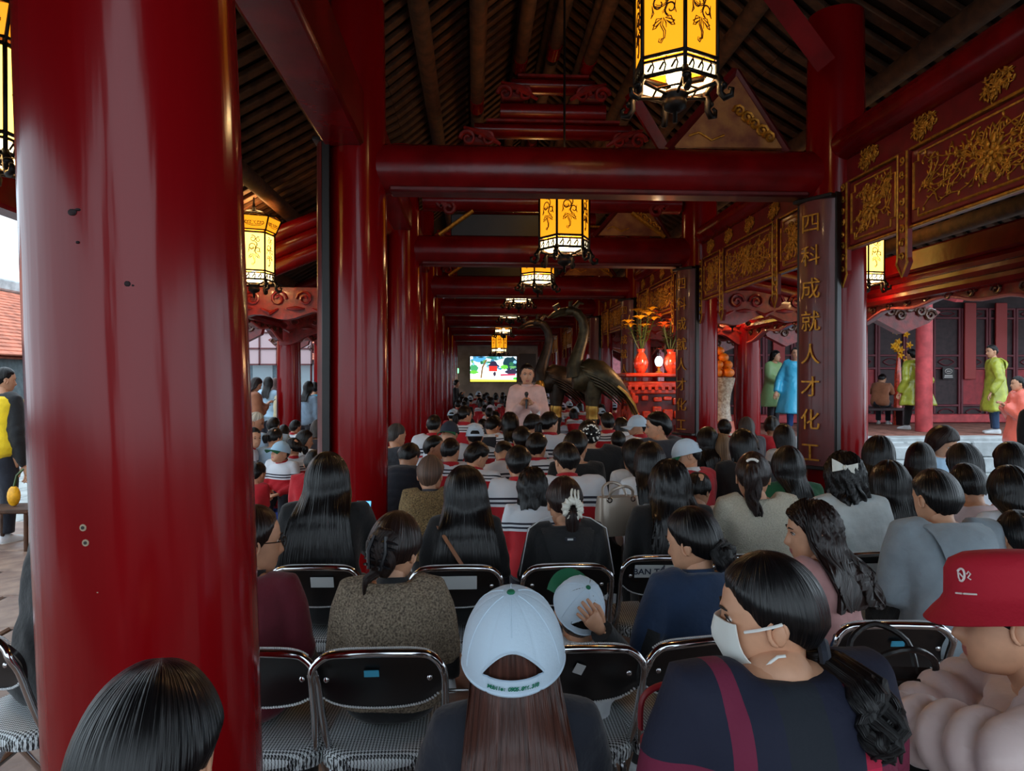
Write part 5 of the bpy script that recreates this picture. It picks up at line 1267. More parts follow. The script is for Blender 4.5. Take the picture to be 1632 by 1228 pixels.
A1 = chair('front chair of the brown boucle sweater woman, blue sticker on its back', 601, 1038, 2.13)
A0 = chair('front chair of the maroon sweater woman, half behind the big column', 395, 1035, 2.15, 4)
A2 = chair('front chair right of the white cap woman, torn white scrap on its back', 925, 1043, 2.13)
A3 = chair('front chair of the navy polo woman, beside the white face mask', 1128, 1012, 2.17, -10)
A4 = chair('empty looking front chair with a cloth on it behind the black handbag', 1428, 1004, 2.28, 3)
B0 = chair('second row chair behind the long straight black hair, worn label', 500, 894, 3.12, 2)
B1 = chair('second row chair with a torn grey paper on its back', 727, 905, 3.08)
B2 = chair('second row chair of the black hoodie woman, scrap of paper on its back', 905, 904, 3.08, -1)
B3 = chair('second row chair with a printed sign reading BAN TO CHUC', 1060, 889, 3.2, 3)
def text_on(parent, body, size, M, m_, name='lettering', ext=.0006, bold=0, shear=0):
    cu = bpy.data.curves.new(name, 'FONT'); cu.body = body; cu.size = size; cu.extrude = ext; cu.align_x = 'CENTER'; cu.align_y = 'CENTER'; cu.offset = bold; cu.shear = shear
    o = text_mesh(name, cu, m_, parent); o.matrix_local = M; o['kind'] = 'stuff'; return o
B4 = chair('second row chair of the cream knit woman', 1205, 884, 3.2, 2)
B5 = chair('second row chair of the woman with the white bow, white label on its back', 1400, 880, 3.22, -3)
L0 = chair('chair left of the big column with houndstooth seat and a dark clad sitter', -62, 955, 2.35, 20)
onback(A1, 'blue_sticker', -.02, .735, .045, .022, BLUEST)
onback(A2, 'torn_label', .0, .735, .03, .035, PAPER, .4)
onback(A4, 'blue_sticker', .02, .735, .045, .02, BLUEST)
onback(B0, 'worn_label', .03, .735, .1, .05, PAPER)
onback(B1, 'torn_paper', .01, .735, .16, .065, PAPER)
onback(B2, 'scrap_label', .02, .725, .075, .06, PAPER)
onback(B3, 'paper_sign', -.0, .74, .27, .065, PAPER)
onback(B5, 'white_label', -.02, .735, .08, .05, PAPER)

text_on(B3, 'BAN TỔ CHỨC', .042, Matrix.Translation((0, -.27 + .06 * .32 + .0005, .738)) @ Matrix.Rotation(PI / 2 - .31 + .62, 4, 'X'), mat('printed_ink', S(40, 50, 70), .7), bold=.0006)
# ---------------------------------------------------------------- the seated crowd
SHT, CRP = dict(kind='short'), dict(kind='crop')
def LG(L=.36, **k): return dict(kind='long', L=L, **k)
def BB(L=.11, **k): return dict(kind='bob', L=L, **k)
def TL(L=.24, **k): return dict(kind='tail', L=L, **k)
CAPW = dict(m=('white', 'green', 'green'))
def back_pt(g, x, t, e=.004):
    A = np.array(TOR); t_ = t; hd = np.interp(t_, A[:, 0], A[:, 2]) * g.s * g.bd; hw = np.interp(t_, A[:, 0], A[:, 1]) * g.s * g.bw + g.th
    c = g.spine(t * g.s); T, N = g.tang(t * g.s); u = min(.98, abs(x) / hw)
    return c + Vector((x, 0, 0)) - N * (hd + g.th + e) * (1 - u ** 2.4) ** (1 / 2.4)
def sleeve_line(g, i, mt, name='stripe'):
    a, e = g.sh[i], g.el[i]; sx = -1 if i == 0 else 1; p = []
    for u in np.linspace(-.35, 1, 12):
        if u < 0: q = g.spine(.455 * g.s).lerp(a, 1 + u / .7) + Vector((0, -.02, .055 * g.s + g.th + .004))
        else: q = a.lerp(e, u) + Vector((sx * .03, -.035, .035 * (1 - u))) * g.s + Vector((sx, -.9, .4)).normalized() * (g.th + .012) 
        p.append(q)
    MB().tube(p, .006, 6, flat=.5).build(name, mt, g.root)
# foreground
g1 = person('person with glossy black hair in front of the big red column', 240, 1060, 1.0, rz=70, hair=dict(kind='tail', v=.022, L=.3, tie=(0, -.105, -.06), r=.04), top='dnavy', head=(-64, 14, 0))
g2 = person('woman in a white cap with green button and long brown hair down her back', 818, 925, 1.5, hair=LG(.44, m=HBROWN, gather=1.0, spread=.75, v=.022, tips=.12), cap=dict(m=('white', 'green', 'green'), v=.032, tall=.0, deep=92, fine=1), top='dnavy', head=(3, -15, -2), lean=3, bw=.95)
M = Matrix.Translation(g2.hc) @ g2.HR.to_4x4(); CAPT = mat('cap_green_print', S(10, 120, 90), .8)
capo = [o for o in g2.root.children if o.name.startswith('cap')][0]
for k, ch in enumerate('Mobile: 0905.866.318'):
    th = PI - (k - 9.5) * .046; ph = rad(92 * .925); p = headpt(ph, th, .032, 1.0); p.z *= .965; n_ = Vector((math.sin(th), math.cos(th), -.05)).normalized()
    if ch != ' ':
        z_ = n_; x_ = Vector((0, 0, 1)).cross(z_).normalized(); y_ = z_.cross(x_); R4 = Matrix((x_, y_, z_)).transposed().to_4x4(); R4.translation = p + n_ * .0035
        text_on(capo, ch, .0125, M @ R4, CAPT, 'printed_character', .0004, .0003, .2)
g3 = person('woman in a white face mask and plaid shirt with a low black ponytail', 1222, 890, 1.36, rz=-8, s=1.1, hs=.95, fit=False, nl=.55, shr=.03, hair=dict(kind='tail', v=.017, L=.13, tie=(.0, -.078, -.085), r=.036, wave=.02, sway=-.02), top='plaid', head=(-62, 6, 0), lean=6, extra=dict(tie='dnavy'), th=.018, wr=.004, arms=('lap', 'lap'))
# mask
b = MB(); gr = []
for i in range(9):
    u = i / 8; z = lerp(.004, -.105, u); row = []
    for j in range(13):
        x = lerp(-.068, .068, j / 12); fy = np.interp(-z, -HP[:, 0], HP[:, 1]); w_ = np.interp(-z, -HP[:, 0], HP[:, 3])
        y = -.005 + (fy + .008) * (1 - min(.97, abs(x) / (w_ + .012)) ** 2.3) ** .5 + .018 * math.exp(-(x / .02) ** 2) * math.exp(-((u - .3) / .35) ** 2) + .002 * math.sin(u * 25)
        row.append(g3.hc + g3.HR @ Vector((x, y, z)))
    gr.append(row)
mk = b.sheet(gr, 0, -.003).build('face_mask', mat('white_mask_fabric', S(226, 228, 222), .8), g3.root)
b = MB()
for sx in (-1, 1):
    for z0, z1 in ((-.01, .012), (-.095, -.035)): b.tube([g3.hc + g3.HR @ Vector(p) for p in ((sx * .07, .044, z0), (sx * .085, .018, lerp(z0, z1, .4)), (sx * .093, -.01, lerp(z0, z1, .8)), (sx * .094, -.024, z1 + (0 if z0 > -.05 else -.01)))], .003, 5)
b.build('ear_loop', mat('white_elastic', S(235, 235, 230), .7), mk)
g4 = person('woman in a red bucket hat and pale pink quilted puffer jacket in the corner', 1600, 898, 1.5, rz=-58, hair=dict(kind='bun', v=.012, tie=(0, -.09, -.07), br=.03), top='puffer', th=.034, puff=.026, head=(-6, 2, 8), lean=18, arms=(((-.26, .24, .90), (-.05, .44, .84)), ((.24, .24, .86), (.05, .42, .8))), vox=.0125, bw=1.1, wr=0, s=1.12, hs=.94, nl=.75, shr=.01)
b = MB(); pr = [(.02, .121), (.06, .118), (.085, .106), (.096, .085), (.101, .05), (.104, .03), (.112, .018), (.13, -.002), (.148, -.022), (.145, -.025), (.126, -.006), (.1, .012), (.094, .04)]
rings = [[Vector((r_ * math.sin(a) * .93, r_ * math.cos(a) * 1.1 - .008, z + .034 + .004 * math.sin(3 * a) * (r_ > .12))) for a in [2 * PI * j / 40 for j in range(40)]] for r_, z in pr]
b.loft(rings, 0, (1, 0)); HATM = mat('red_cotton_hat', S(176, 8, 38), .8, bump=.2, bscale=80)
ht = MB().join(b, Matrix.Translation(g4.hc) @ g4.HR.to_4x4() @ Matrix.Rotation(-.1, 4, 'X')).build('bucket_hat', HATM, g4.root, sharp=50)
M = Matrix.Translation(g4.hc) @ g4.HR.to_4x4() @ Matrix.Rotation(-.1, 4, 'X'); HW = mat('hat_white_thread', S(232, 220, 216), .7)
def hatpt(th, z): r_ = np.interp(z, [.02, .05, .085, .106], [.104, .102, .096, .086]); return M @ Vector((r_ * math.sin(th) * .93 * 1.02, r_ * math.cos(th) * 1.1 * 1.02 - .008, z + .034))
th0 = -.72
MB().tube([hatpt(th0 + .1 * math.cos(a) * (1 - .08 * a), .075 + .013 * math.sin(a)) for a in np.linspace(.6, 5.4, 14)], .0025, 5).build('embroidered_curl', HW, ht)
MB().tube([hatpt(th0 - .05, .07), hatpt(th0 + .03, .078), hatpt(th0 + .07, .081), hatpt(th0 + .06, .07), hatpt(th0 + .04, .066)], .0018, 5).build('embroidered_letter', HW, ht)
MB().tube([hatpt(th0 - .12, .077), hatpt(th0 - .16, .083), hatpt(th0 - .2, .078), hatpt(th0 - .14, .07), hatpt(th0 - .2, .066)][::1], .0016, 5).build('embroidered_letter', HW, ht)
for a, c in ((.15, .0), (-.03, -.28)): MB().tube([hatpt(th0 + lerp(a, c, q / 5), .036) for q in range(6)], .002, 5).build('embroidered_dash', HW, ht)
# first chair row
def sit(ch, label, px, py, dy=.0, **k):
    """sitter of chair ch; head where the photograph shows it"""
    k.setdefault('seat', .49); return person(label, px, py, ch.location.y + .10 + dy, **k)
g5 = sit(A0, 'woman in a maroon sweater with glasses beside the big red column', 404, 800, rz=8, hair=dict(kind='bun', m=HDARK, tie=(0, -.1, .04)), top='maroon', head=(52, 4, 0), extra=dict(collar='black'), wr=.005)
for sx in (-1, 1): pass
b = MB(); b.tube([g5.hc + g5.HR @ Vector(p) for p in ((-.084, -.02, .006), (-.075, .05, .006), (-.06, .09, .006))], .002, 5); b.tube([g5.hc + g5.HR @ Vector(p) for p in ((.084, -.02, .006), (.075, .05, .006), (.06, .09, .006))], .002, 5)
for sx in (-1, 1): b.tube([g5.hc + g5.HR @ Vector((sx * (.034 + .024 * math.cos(a)), .097, .002 + .018 * math.sin(a))) for a in [2 * PI * q / 14 for q in range(14)]], .0018, 5, loop=True)
b.tube([g5.hc + g5.HR @ Vector(p) for p in ((-.01, .1, .006), (0, .104, .01), (.01, .1, .006))], .0018, 5)
b.build('glasses', BLACKW, g5.root)
g6 = sit(A1, 'woman in a brown boucle sweater with dark hair in a claw clip', 628, 812, hair=dict(kind='clip', m=HDARK, v=.018), top='boucle', t0=-.035, head=(14, 10, 6), th=.022, wr=.002, bw=1.1, bd=1.05, extra=dict(collar='black'))
b = MB(); q0 = g6.tie
for sx in (-1, 1):
    for k in range(5): b.tube([q0 + g6.HR @ Vector((sx * .006, -.045, .03 - .02 * k)), q0 + g6.HR @ Vector((sx * .028, -.055, .034 - .02 * k)), q0 + g6.HR @ Vector((sx * .045, -.035, .03 - .02 * k)), q0 + g6.HR @ Vector((sx * .05, -.01, .026 - .02 * k))], [.005, .006, .005, .003], 5)
    b.tube([q0 + g6.HR @ Vector((sx * .02, -.052, .05)), q0 + g6.HR @ Vector((sx * .03, -.056, 0)), q0 + g6.HR @ Vector((sx * .02, -.052, -.06))], .007, 6)
b.build('claw_clip', mat('black_glossy_clip', S(20, 20, 24), .2), g6.root)
b = MB(); A_ = np.array(TOR)
cp = P(912, 968, 2.42)
g7 = person('woman in a navy polo shirt with a low black bun, hand on a cap', 1103, 806, 2.62, rz=-14, hair=dict(kind='bun', v=.02, tie=(0, -.1, -.05), br=.04), top='navy', head=(-32, 10, 0), th=.02, short=.55, bw=1.12, bd=1.05, extra=dict(collar='navy'), wr=.006, reach={0: (P(1012, 1075, 2.44), P(957, 1003, 2.33))}, hands={0: (1, .1, .6)})
iv = g7.root.matrix_world if False else (Matrix.Translation(g7.root.location) @ Matrix.Rotation(g7.root.rotation_euler.z, 4, 'Z'))
b = MB(); rr = []
for k in range(14): a = lerp(-.9, .9, k / 13); rr.append(g7.spine(.452 * g7.s) + Vector((.1 * math.sin(a), -.085 * math.cos(a) - .008, .0 + .012 * (1 - math.cos(a)))) * g7.s)
b.tube(rr, .004, 6).build('white_piping', PIPE, g7.root)
for i in (0, 1): MB().tube([g7.sh[i].lerp(g7.el[i], .5), g7.el[i], g7.el[i].lerp(g7.wr[i], .5), g7.el[i].lerp(g7.wr[i], .97)], [.05, .054, .048, .04], 12).build('under_sleeve', CL['black'], g7.root)
child = person('small child in a white cap with raised green brim, slumped in a chair', 921, 974, 2.46, kid=True, s=.66, seat=.36, fit=False, hair=CRP, top='white', head=(-5, -38, 8), lean=-4, cap=dict(m=('white', 'green', 'green'), v=.02), arms='lap')
# second chair row
g10 = sit(B0, 'woman with very long straight glossy black hair in front of the second red column', 522, 722, hair=LG(.46, gather=1.2, spread=.5, v=.03, tips=.05), top='black', head=(6, 4, 0), bw=1.05, arms=('lap', 'phone'))
g11 = sit(B1, 'woman in black with long black hair and a tan bag strap across her back', 742, 744, hair=LG(.34, gather=1.15, spread=.4, v=.03, tips=.1), top='black', head=(-4, 12, -4))
MB().tube([back_pt(g11, lerp(-.13, .07, u), lerp(.43, .08, u), .05) for u in np.linspace(0, 1, 10)], .011, 6, flat=.35).build('tan_strap', mat('tan_leather', S(150, 104, 78), .5), g11.root)
g12 = sit(B2, 'woman in a black hooded jacket with white sleeve lines and a white scrunchie', 900, 757, hair=dict(kind='tail', v=.018, L=.16, tie=(.015, -.1, -.045), r=.03, m=HDARK), top='black', head=(0, 16, 0), th=.026, bw=1.08)
for i in (0, 1): sleeve_line(g12, i, PIPE, 'white_sleeve_line')
hd_ = MB(); c_ = back_pt(g12, 0, .36, .0)
gr = [[back_pt(g12, lerp(-.125, .125, j / 12) * (1 - .55 * u), .445 - .27 * u, .012 + .03 * math.sin(u * PI) * (1 - (j / 6 - 1) ** 2 * .6)) for j in range(13)] for u in np.linspace(0, 1, 10)]
hd_.sheet(gr, 0, .012).build('hood', CL['black'], g12.root)
MB().box(back_pt(g12, 0, .385, .045), (.05, .004, .022)).build('woven_label', CL['dnavy'], g12.root); MB().box(back_pt(g12, 0.0, .388, .049), (.026, .003, .008)).build('label_print', PAPER, g12.root)
rn = random.Random(2); SCR = mat('cream_satin', S(222, 220, 208), .5, bump=.3, bscale=30)
def ruffle(c, R_, r_, HRm, seed, n=40):
    q = random.Random(seed); rings = []
    for k in range(n):
        a = 2 * PI * k / n; rr = r_ * (1 + .2 * math.sin(k * 2.1 + seed) + q.uniform(-.15, .15)); ctr = Vector((R_ * math.cos(a), 0, R_ * 1.15 * math.sin(a))); o_ = Vector((math.cos(a), 0, math.sin(a)))
        rings.append([c + HRm @ (ctr + (o_ * math.cos(b_) + Vector((0, 1, 0)) * math.sin(b_)) * rr) for b_ in [2 * PI * j / 8 for j in range(8)]])
    return MB().loft(rings, loop=True)
ruffle(g12.tie + g12.HR @ Vector((.005, -.028, .0)), .034, .019, g12.HR, 3).build('scrunchie', SCR, g12.root)
b = MB()
for k in range(3): b.tube(sweep([g12.tie + g12.HR @ Vector(q) for q in ((.01 + .01 * k, -.03, .02), (.0 + .016 * k, -.028, .065), (.01 + .012 * k, -.004, .095 - .006 * k))]), [.012, .016, .014, .017, .014, .016, .018, .014, .008], 6, flat=.4)
b.build('scrunchie_end', SCR, g12.root)
g13 = sit(B3, 'woman in black with long wavy black hair beside the silver handbag', 1068, 734, hair=LG(.33, gather=1.2, spread=.3, v=.03, wave=.008), top='black', head=(6, 8, 0), th=.022, bw=1.1)
g14 = sit(B4, 'woman in a cream knit jumper with a brown ponytail under a pearl clip', 1200, 718, dy=.04, hair=dict(kind='tail', v=.017, L=.26, tie=(-.01, -.1, .045), r=.04, m=HDARK, wave=.01), top='cream', head=(18, 10, 0), th=.024, bw=1.1)
b = MB()
for k in range(7): a = lerp(-.9, .9, k / 6); b.ell(g14.tie + g14.HR @ Vector((.03 * math.sin(a), -.012, .03 + .022 * math.cos(a) - .015)), (.0075,) * 3, 0, 8, 6)
b.build('pearl_clip', mat('pearl', S(236, 232, 224), .2), g14.root)
g9 = person('woman in a dusty pink jumper with long wavy dark brown hair, face turned left', 1292, 796, 2.86, rz=-24, hair=LG(.27, m=HDARK, gather=1.05, spread=.2, v=.022, wave=.016, wf=42), top='pink', head=(-52, 4, 0), th=.02, wr=.004)
g15 = sit(B5, 'woman in white denim with curly black hair and a cream bow', 1345, 720, dy=.1, hair=BB(.13, v=.026, wave=.014, wf=50), top='denimw', head=(4, 6, 0), th=.022, bw=1.1, wr=.005)
bp = g15.hc + g15.HR @ Vector((-.04, -.095, .055)); b = MB()
for sx in (-1, 1):
    gr = [[bp + g15.HR @ Vector((sx * u * .065, -.01 - .012 * math.sin(u * PI), (v_ - .5) * (.018 + .05 * u) + .012 * u * (1 if sx < 0 else -1))) for v_ in np.linspace(0, 1, 7)] for u in np.linspace(0.05, 1, 6)]
    b.sheet(gr, 0, .006)
b.ell(bp + g15.HR @ Vector((0, -.018, 0)), (.012, .012, .015), 0, 8, 6); b.build('bow', SCR, g15.root)
g16 = person('person in a grey hooded sweatshirt with short black hair at right', 1490, 748, 3.05, hair=dict(kind='short', v=.02), top='grey', head=(-6, 12, 0), th=.028, bw=1.15, lean=12)
gr = [[back_pt(g16, lerp(-.14, .14, j / 12) * (1 - .35 * u), .455 - .2 * u, .01 + .045 * math.sin(u * PI) * (1 - (j / 6 - 1) ** 2 * .7)) for j in range(13)] for u in np.linspace(0, 1, 10)]
MB().sheet(gr, 0, .012).build('hood', CL['grey'], g16.root)
# things carried
def bag(label, loc, rz, w_, d_, h_, mt, metal, zip_=False):
    t = thing('handbag', label, 'bag', loc, rz)
    MB().loft([[Vector((k * w_ / 2 * np.sign(math.cos(a)) * abs(math.cos(a)) ** .35, kd * d_ / 2 * np.sign(math.sin(a)) * abs(math.sin(a)) ** .5, z)) for a in [2 * PI * j / 28 for j in range(28)]] for z, k, kd in ((0, .95, .9), (.02, 1, 1), (h_ * .6, .98, .9), (h_, .93, .6), (h_ * 1.01, .88, .5), (h_ * .9, .85, .4))]).build('bag_body', mt, t, sharp=50)
    for sy in (-1, 1): MB().tube(sweep([(-w_ * .28, sy * d_ * .25, h_ * .95), (-w_ * .24, sy * d_ * .45, h_ * 1.2), (0, sy * d_ * .6, h_ * 1.32), (w_ * .24, sy * d_ * .45, h_ * 1.2), (w_ * .28, sy * d_ * .25, h_ * .95)]), .008, 7).build('handle', mt, t)
    for sx in (-1, 1): MB().tube([(sx * w_ * .28 + .012 * math.cos(a), -d_ * .38, h_ * .95 + .012 * math.sin(a)) for a in [2 * PI * q / 12 for q in range(12)]], .0035, 6, loop=True).build('ring', metal, t)
    if zip_:
        MB().tube([(-w_ * .3, -d_ * .52, h_ * .86), (-w_ * .29, -d_ * .56, h_ * .7), (-w_ * .26, -d_ * .55, h_ * .45)], [.012, .009, .011], 6, flat=.4).build('zip_pull', metal, t)
    return t
p = P(984, 850, 3.75)
bag('silver taupe handbag with rolled handles standing beside the white jacket woman', (p.x, p.y, p.z), .25, .24, .13, .2, mat('taupe_metallic_leather', S(166, 152, 138), .35, metal=.3, coat=.2), CHR)
p = P(1420, 1085, 1.75)
bag('black leather handbag with gold hardware in front of the empty front chair', (p.x, p.y, p.z - .28), -.1, .3, .15, .3, mat('black_leather', S(20, 19, 20), .35, bump=.2), BRASS, True)
b = MB(); gr = [[Vector((lerp(-.17, .17, j / 10), lerp(-.12, .12, i / 8), .03 * math.sin(j * 1.3 + i) + .015 * math.cos(i * 2 + j * .7))) for j in range(11)] for i in range(9)]
ob = b.sheet(gr, 0, -.03).build('folded_cloth', mat('pale_printed_cloth', S(206, 204, 190), .9, var=.2, vscale=30), None, (A4.location.x, A4.location.y, .535)); tag(ob, 'crumpled pale cloth lying on the empty front chair', 'cloth')
p = P(1055, 1125, 1.62)
b = MB(); b.tube(sweep([(-.05, .0, -.05), (-.045, 0, .02), (.0, 0, .05), (.06, 0, .045), (.1, 0, .02)]), .012, 7, flat=.5)
b.tube(sweep([(-.045, .03, -.05), (-.035, .03, .01), (.01, .03, .035), (.06, .03, .03), (.1, .0, .02)]), .01, 7, flat=.5)
b.box((.03, .03, -.12), (.14, .09, .12), bev=.03)
ob = b.build('red_bag', mat('red_leather', S(150, 22, 40), .5), None, p); tag(ob, 'red bag handle beside the plaid shirt woman', 'bag')
ph_ = thing('phone', 'phone with a blue screen held beside the long straight black hair', 'phone', P(579, 820, 3.62)); ph_.rotation_euler = (-.5, 0, 0)
MB().box((0, 0, 0), (.078, .009, .15), bev=.004).build('phone_case', BLACKW, ph_); MB().box((0, -.006, 0), (.07, .002, .14)).build('phone_screen', mat('blue_lit_screen', S(90, 160, 230), .3, emit=.8), ph_)
# ---------------------------------------------------------------- pupils and grown ups farther down the hall
def kid(label, px, py, Y, hair=SHT, top='uni', rz=0, head=(0, 10, 0), seat=.34, **k):
    return person(label, px, py, Y, rz=rz, seat=seat, kid=k.pop('kid', True), lod=k.pop('lod', 0), hair=hair, top=top, head=head, bottom=k.pop('bottom', 'dnavy'), tk=k.pop('tk', .6), arms=k.pop('arms', 'tight'), **k)
def adult(label, px, py, Y, hair=SHT, top='black', rz=0, head=(0, 10, 0), seat=.45, **k): return person(label, px, py, Y, rz=rz, seat=seat, lod=k.pop('lod', 0), hair=hair, top=top, head=head, tk=k.pop('tk', .55), arms=k.pop('arms', 'tight'), **k)
# third and fourth rows, close enough to tell apart
kid('pupil with bushy black hair and a red collared white jacket, centre of the crowd', 826, 712, 4.9, dict(kind='short', v=.03), head=(8, 14, 0), seat=.42)
kid('girl with shoulder length wavy black hair in front of the bushy haired pupil', 848, 745, 4.35, BB(.13, wave=.01, v=.026), head=(14, 14, 0), seat=.42)
kid('tall boy with cropped black hair bending right, red jacket with white yoke', 760, 704, 5.5, dict(kind='short', v=.022), 'uni2', head=(42, 26, 0), rz=14, seat=.42, lean=16)
kid('short haired pupil with a red collar across very broad white shoulders', 902, 706, 4.7, dict(kind='short', v=.026), head=(-16, 20, 0), seat=.42, bw=1.2, lean=14)
adult('person with black hair close behind the red collared pupil, head lowered', 918, 686, 5.3, dict(kind='short', v=.024), 'black', head=(16, 20, 0))
g = adult('woman in a black coat with a pearl net over her bun', 938, 668, 5.9, dict(kind='bun', v=.02, tie=(0, -.1, .01), br=.055), 'black', th=.035, bw=1.25, head=(0, 8, 0))
rn = random.Random(8); b = MB()
for k in range(34):
    a, e = rn.uniform(0, 2 * PI), rn.uniform(-1.2, 1.3); b.ell(g.tie + g.HR @ Vector((.068 * math.cos(e) * math.cos(a), -.035 - .052 * abs(math.cos(e) * math.sin(a)), .072 * math.sin(e))), (.0075,) * 3, 0, 6, 5)
b.build('pearl_net', mat('pearl', S(236, 232, 224), .2), g.root)['kind'] = 'stuff'
g = adult('grown up with brown grey hair and a glittering olive jacket near the second column', 686, 726, 4.75, dict(kind='short', m=HGREY, v=.022), 'olive', head=(8, 12, 0), th=.028, bw=1.05, extra=dict(collar='dgrey'))
adult('person in a dark navy quilted jacket bent forward beside the second column', 652, 705, 6.15, dict(kind='short', v=.02), 'dnavy', head=(10, 42, 0), lean=30, th=.035, puff=.008, rz=14)
adult('man with greying cropped hair in a dark striped shirt behind the second column', 632, 674, 7.1, dict(kind='crop', m=hair_mat('iron_grey_hair', S(66, 62, 60), .5), v=.01), 'stripe', head=(38, 10, 0), rz=10, lod=1)
kid('boy with faded dark hair in profile beside the third column', 693, 693, 6.4, dict(kind='crop', v=.01), head=(72, 4, 0), rz=20, lod=1, skin=SKIN2)
g = kid('round headed pupil with close cropped hair and a dark strap over a white shoulder', 718, 697, 6.0, dict(kind='crop', v=.014), 'uni2', head=(22, 16, 0))
MB().tube([back_pt(g, lerp(-.1, .12, u), lerp(.16, .44, u), .008) for u in np.linspace(0, 1, 8)], .02, 6, flat=.3).build('dark_strap', CL['dnavy'], g.root)
kid('pupil in a white cap seen from behind between two red jackets', 757, 673, 6.9, CRP, 'uni2', cap=dict(m=('white', 'white', 'white'), brim=False), head=(0, 4, 0))
kid('girl with a ponytail looking right past the third column', 741, 645, 8.6, TL(.16), 'uni2', head=(40, 6, 0), rz=12)
kid('dark haired pupil right of the third column with a white cap held in front', 692, 660, 7.7, SHT, head=(14, 18, 0))
kid('pupil wearing a cap with a bright green brim turned backwards', 716, 668, 6.9, SHT, head=(196, -12, 0), cap=dict(m=('navy', 'green', 'green')))
g = kid('pupil in a dark blue vest with white sleeves leaning over to the right', 786, 661, 7.6, SHT, 'white', head=(36, 28, 10), lean=18)
tb = MB(); torso(tb, g, .024, t0=.0, t1=.42); tb.build('vest', CL['dnavy'], g.root, sharp=None)
kid('girl with long dark hair left of the speaker', 812, 656, 7.5, LG(.2, v=.024), 'uni2')
kid('pupil with short black hair directly below the long haired girl left of the speaker', 832, 680, 6.3, dict(kind='short', v=.026), 'uni2')
kid('pupil with wide white shoulders and dark stripes bent so low that little hair shows', 803, 700, 5.9, SHT, head=(10, 62, 0), lean=34, bw=1.1)
kid('black haired pupil right of the striped shoulders', 856, 690, 5.9, dict(kind='short', v=.026), 'uni2', head=(20, 14, 0))
g = kid('girl in a cat eared headband in front of the speaker', 849, 660, 7.4, dict(kind='short', v=.024), head=(28, 18, 0), rz=8)
for sx in (-1, 1): MB().tube([g.hc + g.HR @ Vector((sx * .045, 0, .12)), g.hc + g.HR @ Vector((sx * .058, .0, .165))], [.026, .002], 6).build('cat_ear', CL['white'], g.root)
g = kid('girl with a long ponytail raising a phone, right of the speaker', 876, 655, 6.9, TL(.2, v=.022), head=(44, 4, 0), rz=10, arms=('lap', 'mike'))
q = g.wr[1] + Vector((.0, .04, .07)); MB().box(q, (.075, .01, .15), bev=.003).build('held_phone', BLACKW, g.root)
kid('pupil in a red and white jacket before the crane tail', 968, 656, 7.8, SHT, 'uni2', head=(-4, 12, 0))
kid('pupil with red and white shoulders right beside the crane leg', 990, 664, 8.1, BB(.08), 'uni2', head=(-20, 12, 0))
kid('small boy with shaved neck, red collar and striped white yoke', 985, 686, 7.3, dict(kind='crop', v=.012))
kid('pupil in a plain white cap left of the man in profile', 1015, 659, 7.4, CRP, cap=dict(m=('white', 'white', 'white')), head=(-70, 0, 0), rz=-20)
adult('man in a dark coat before the altar, face in profile', 1047, 656, 5.95, dict(kind='short', v=.022), 'dgrey', head=(-62, 4, 0), rz=-18, lod=1, th=.03)
adult('woman with long black hair in a white jacket beside the silver handbag', 1012, 698, 5.0, LG(.18, v=.022), 'white', head=(-14, 12, 0), rz=-12, th=.026)
g = adult('woman with loose black hair in a white top with a dark shoulder strap', 1036, 704, 4.5, LG(.24, v=.026, gather=1.1, spread=.2), 'white', head=(8, 12, 0), th=.022)
MB().tube([back_pt(g, lerp(-.13, .06, u), lerp(.45, .2, u), .01) for u in np.linspace(0, 1, 8)], .013, 6, flat=.35).build('dark_strap', mat('dark_green_strap', S(28, 56, 58), .5), g.root)
kid('boy in a green brimmed white cap and red jacket with white collar', 1094, 696, 5.1, CRP, 'red', cap=CAPW, head=(-62, 14, 8), rz=-20, lod=1, extra=dict(collar='white'), seat=.42)
adult('woman with long black hair behind the boy in the white cap', 1128, 680, 6.25, LG(.3, v=.026), 'black', th=.026)
kid('girl with tied black hair looking down before the red jacketed cap boy', 1112, 750, 4.4, TL(.12), 'white', head=(40, 24, 0), lod=1, seat=.42)
adult('person with long light brown hair in a beige top beside the altar column', 1150, 690, 6.2, LG(.34, m=HLIGHT, v=.02), 'tan', head=(10, 8, 0))
kid('boy with short hair and a white red jacket in front of the ceramic stand', 1154, 667, 8.2, SHT, rz=6)
adult('woman with long greying hair in front of the outer red column', 1190, 663, 8.0, LG(.22, m=hair_mat('iron_grey_hair', S(66, 62, 60), .5)), 'dgrey')
kid('girl with a dark bob in red turned right beside the gold lettered board', 1230, 662, 8.2, BB(.06), 'red', head=(30, 14, 0), lod=1)
adult('woman with smooth dark hair just left of the gold lettered board', 1250, 675, 6.6, BB(.1, v=.022), 'white')
adult('woman with very dark hair right of the light brown haired person', 1184, 683, 5.2, BB(.16, v=.024), 'black', bw=1.1)
adult('woman with straight black hair and a green collar behind the pearl clip woman', 1256, 711, 4.4, LG(.2, v=.026), 'green', head=(6, 8, 0), lod=1)
adult('woman with long black hair right beside the gold lettered column', 1402, 695, 4.7, LG(.32, v=.028, gather=1.1, spread=.2), 'dgrey', lod=1, rz=40)
adult('woman with long black hair in dark clothes in front of the gold lettered column', 1418, 735, 3.85, LG(.36, v=.03, gather=1.1, spread=.25), 'black', lod=1, head=(10, 6, 0))
adult('woman with straight grey black hair before the pale stone block', 1466, 704, 5.1, LG(.22, v=.024, gather=1.1), 'lblue', head=(-20, 6, 0), rz=40)
adult('person with dark brown bobbed hair facing the camera with lowered head', 1502, 677, 5.4, BB(.08, m=HDARK, v=.024), 'lblue', rz=150, head=(0, 34, 0), lod=1)
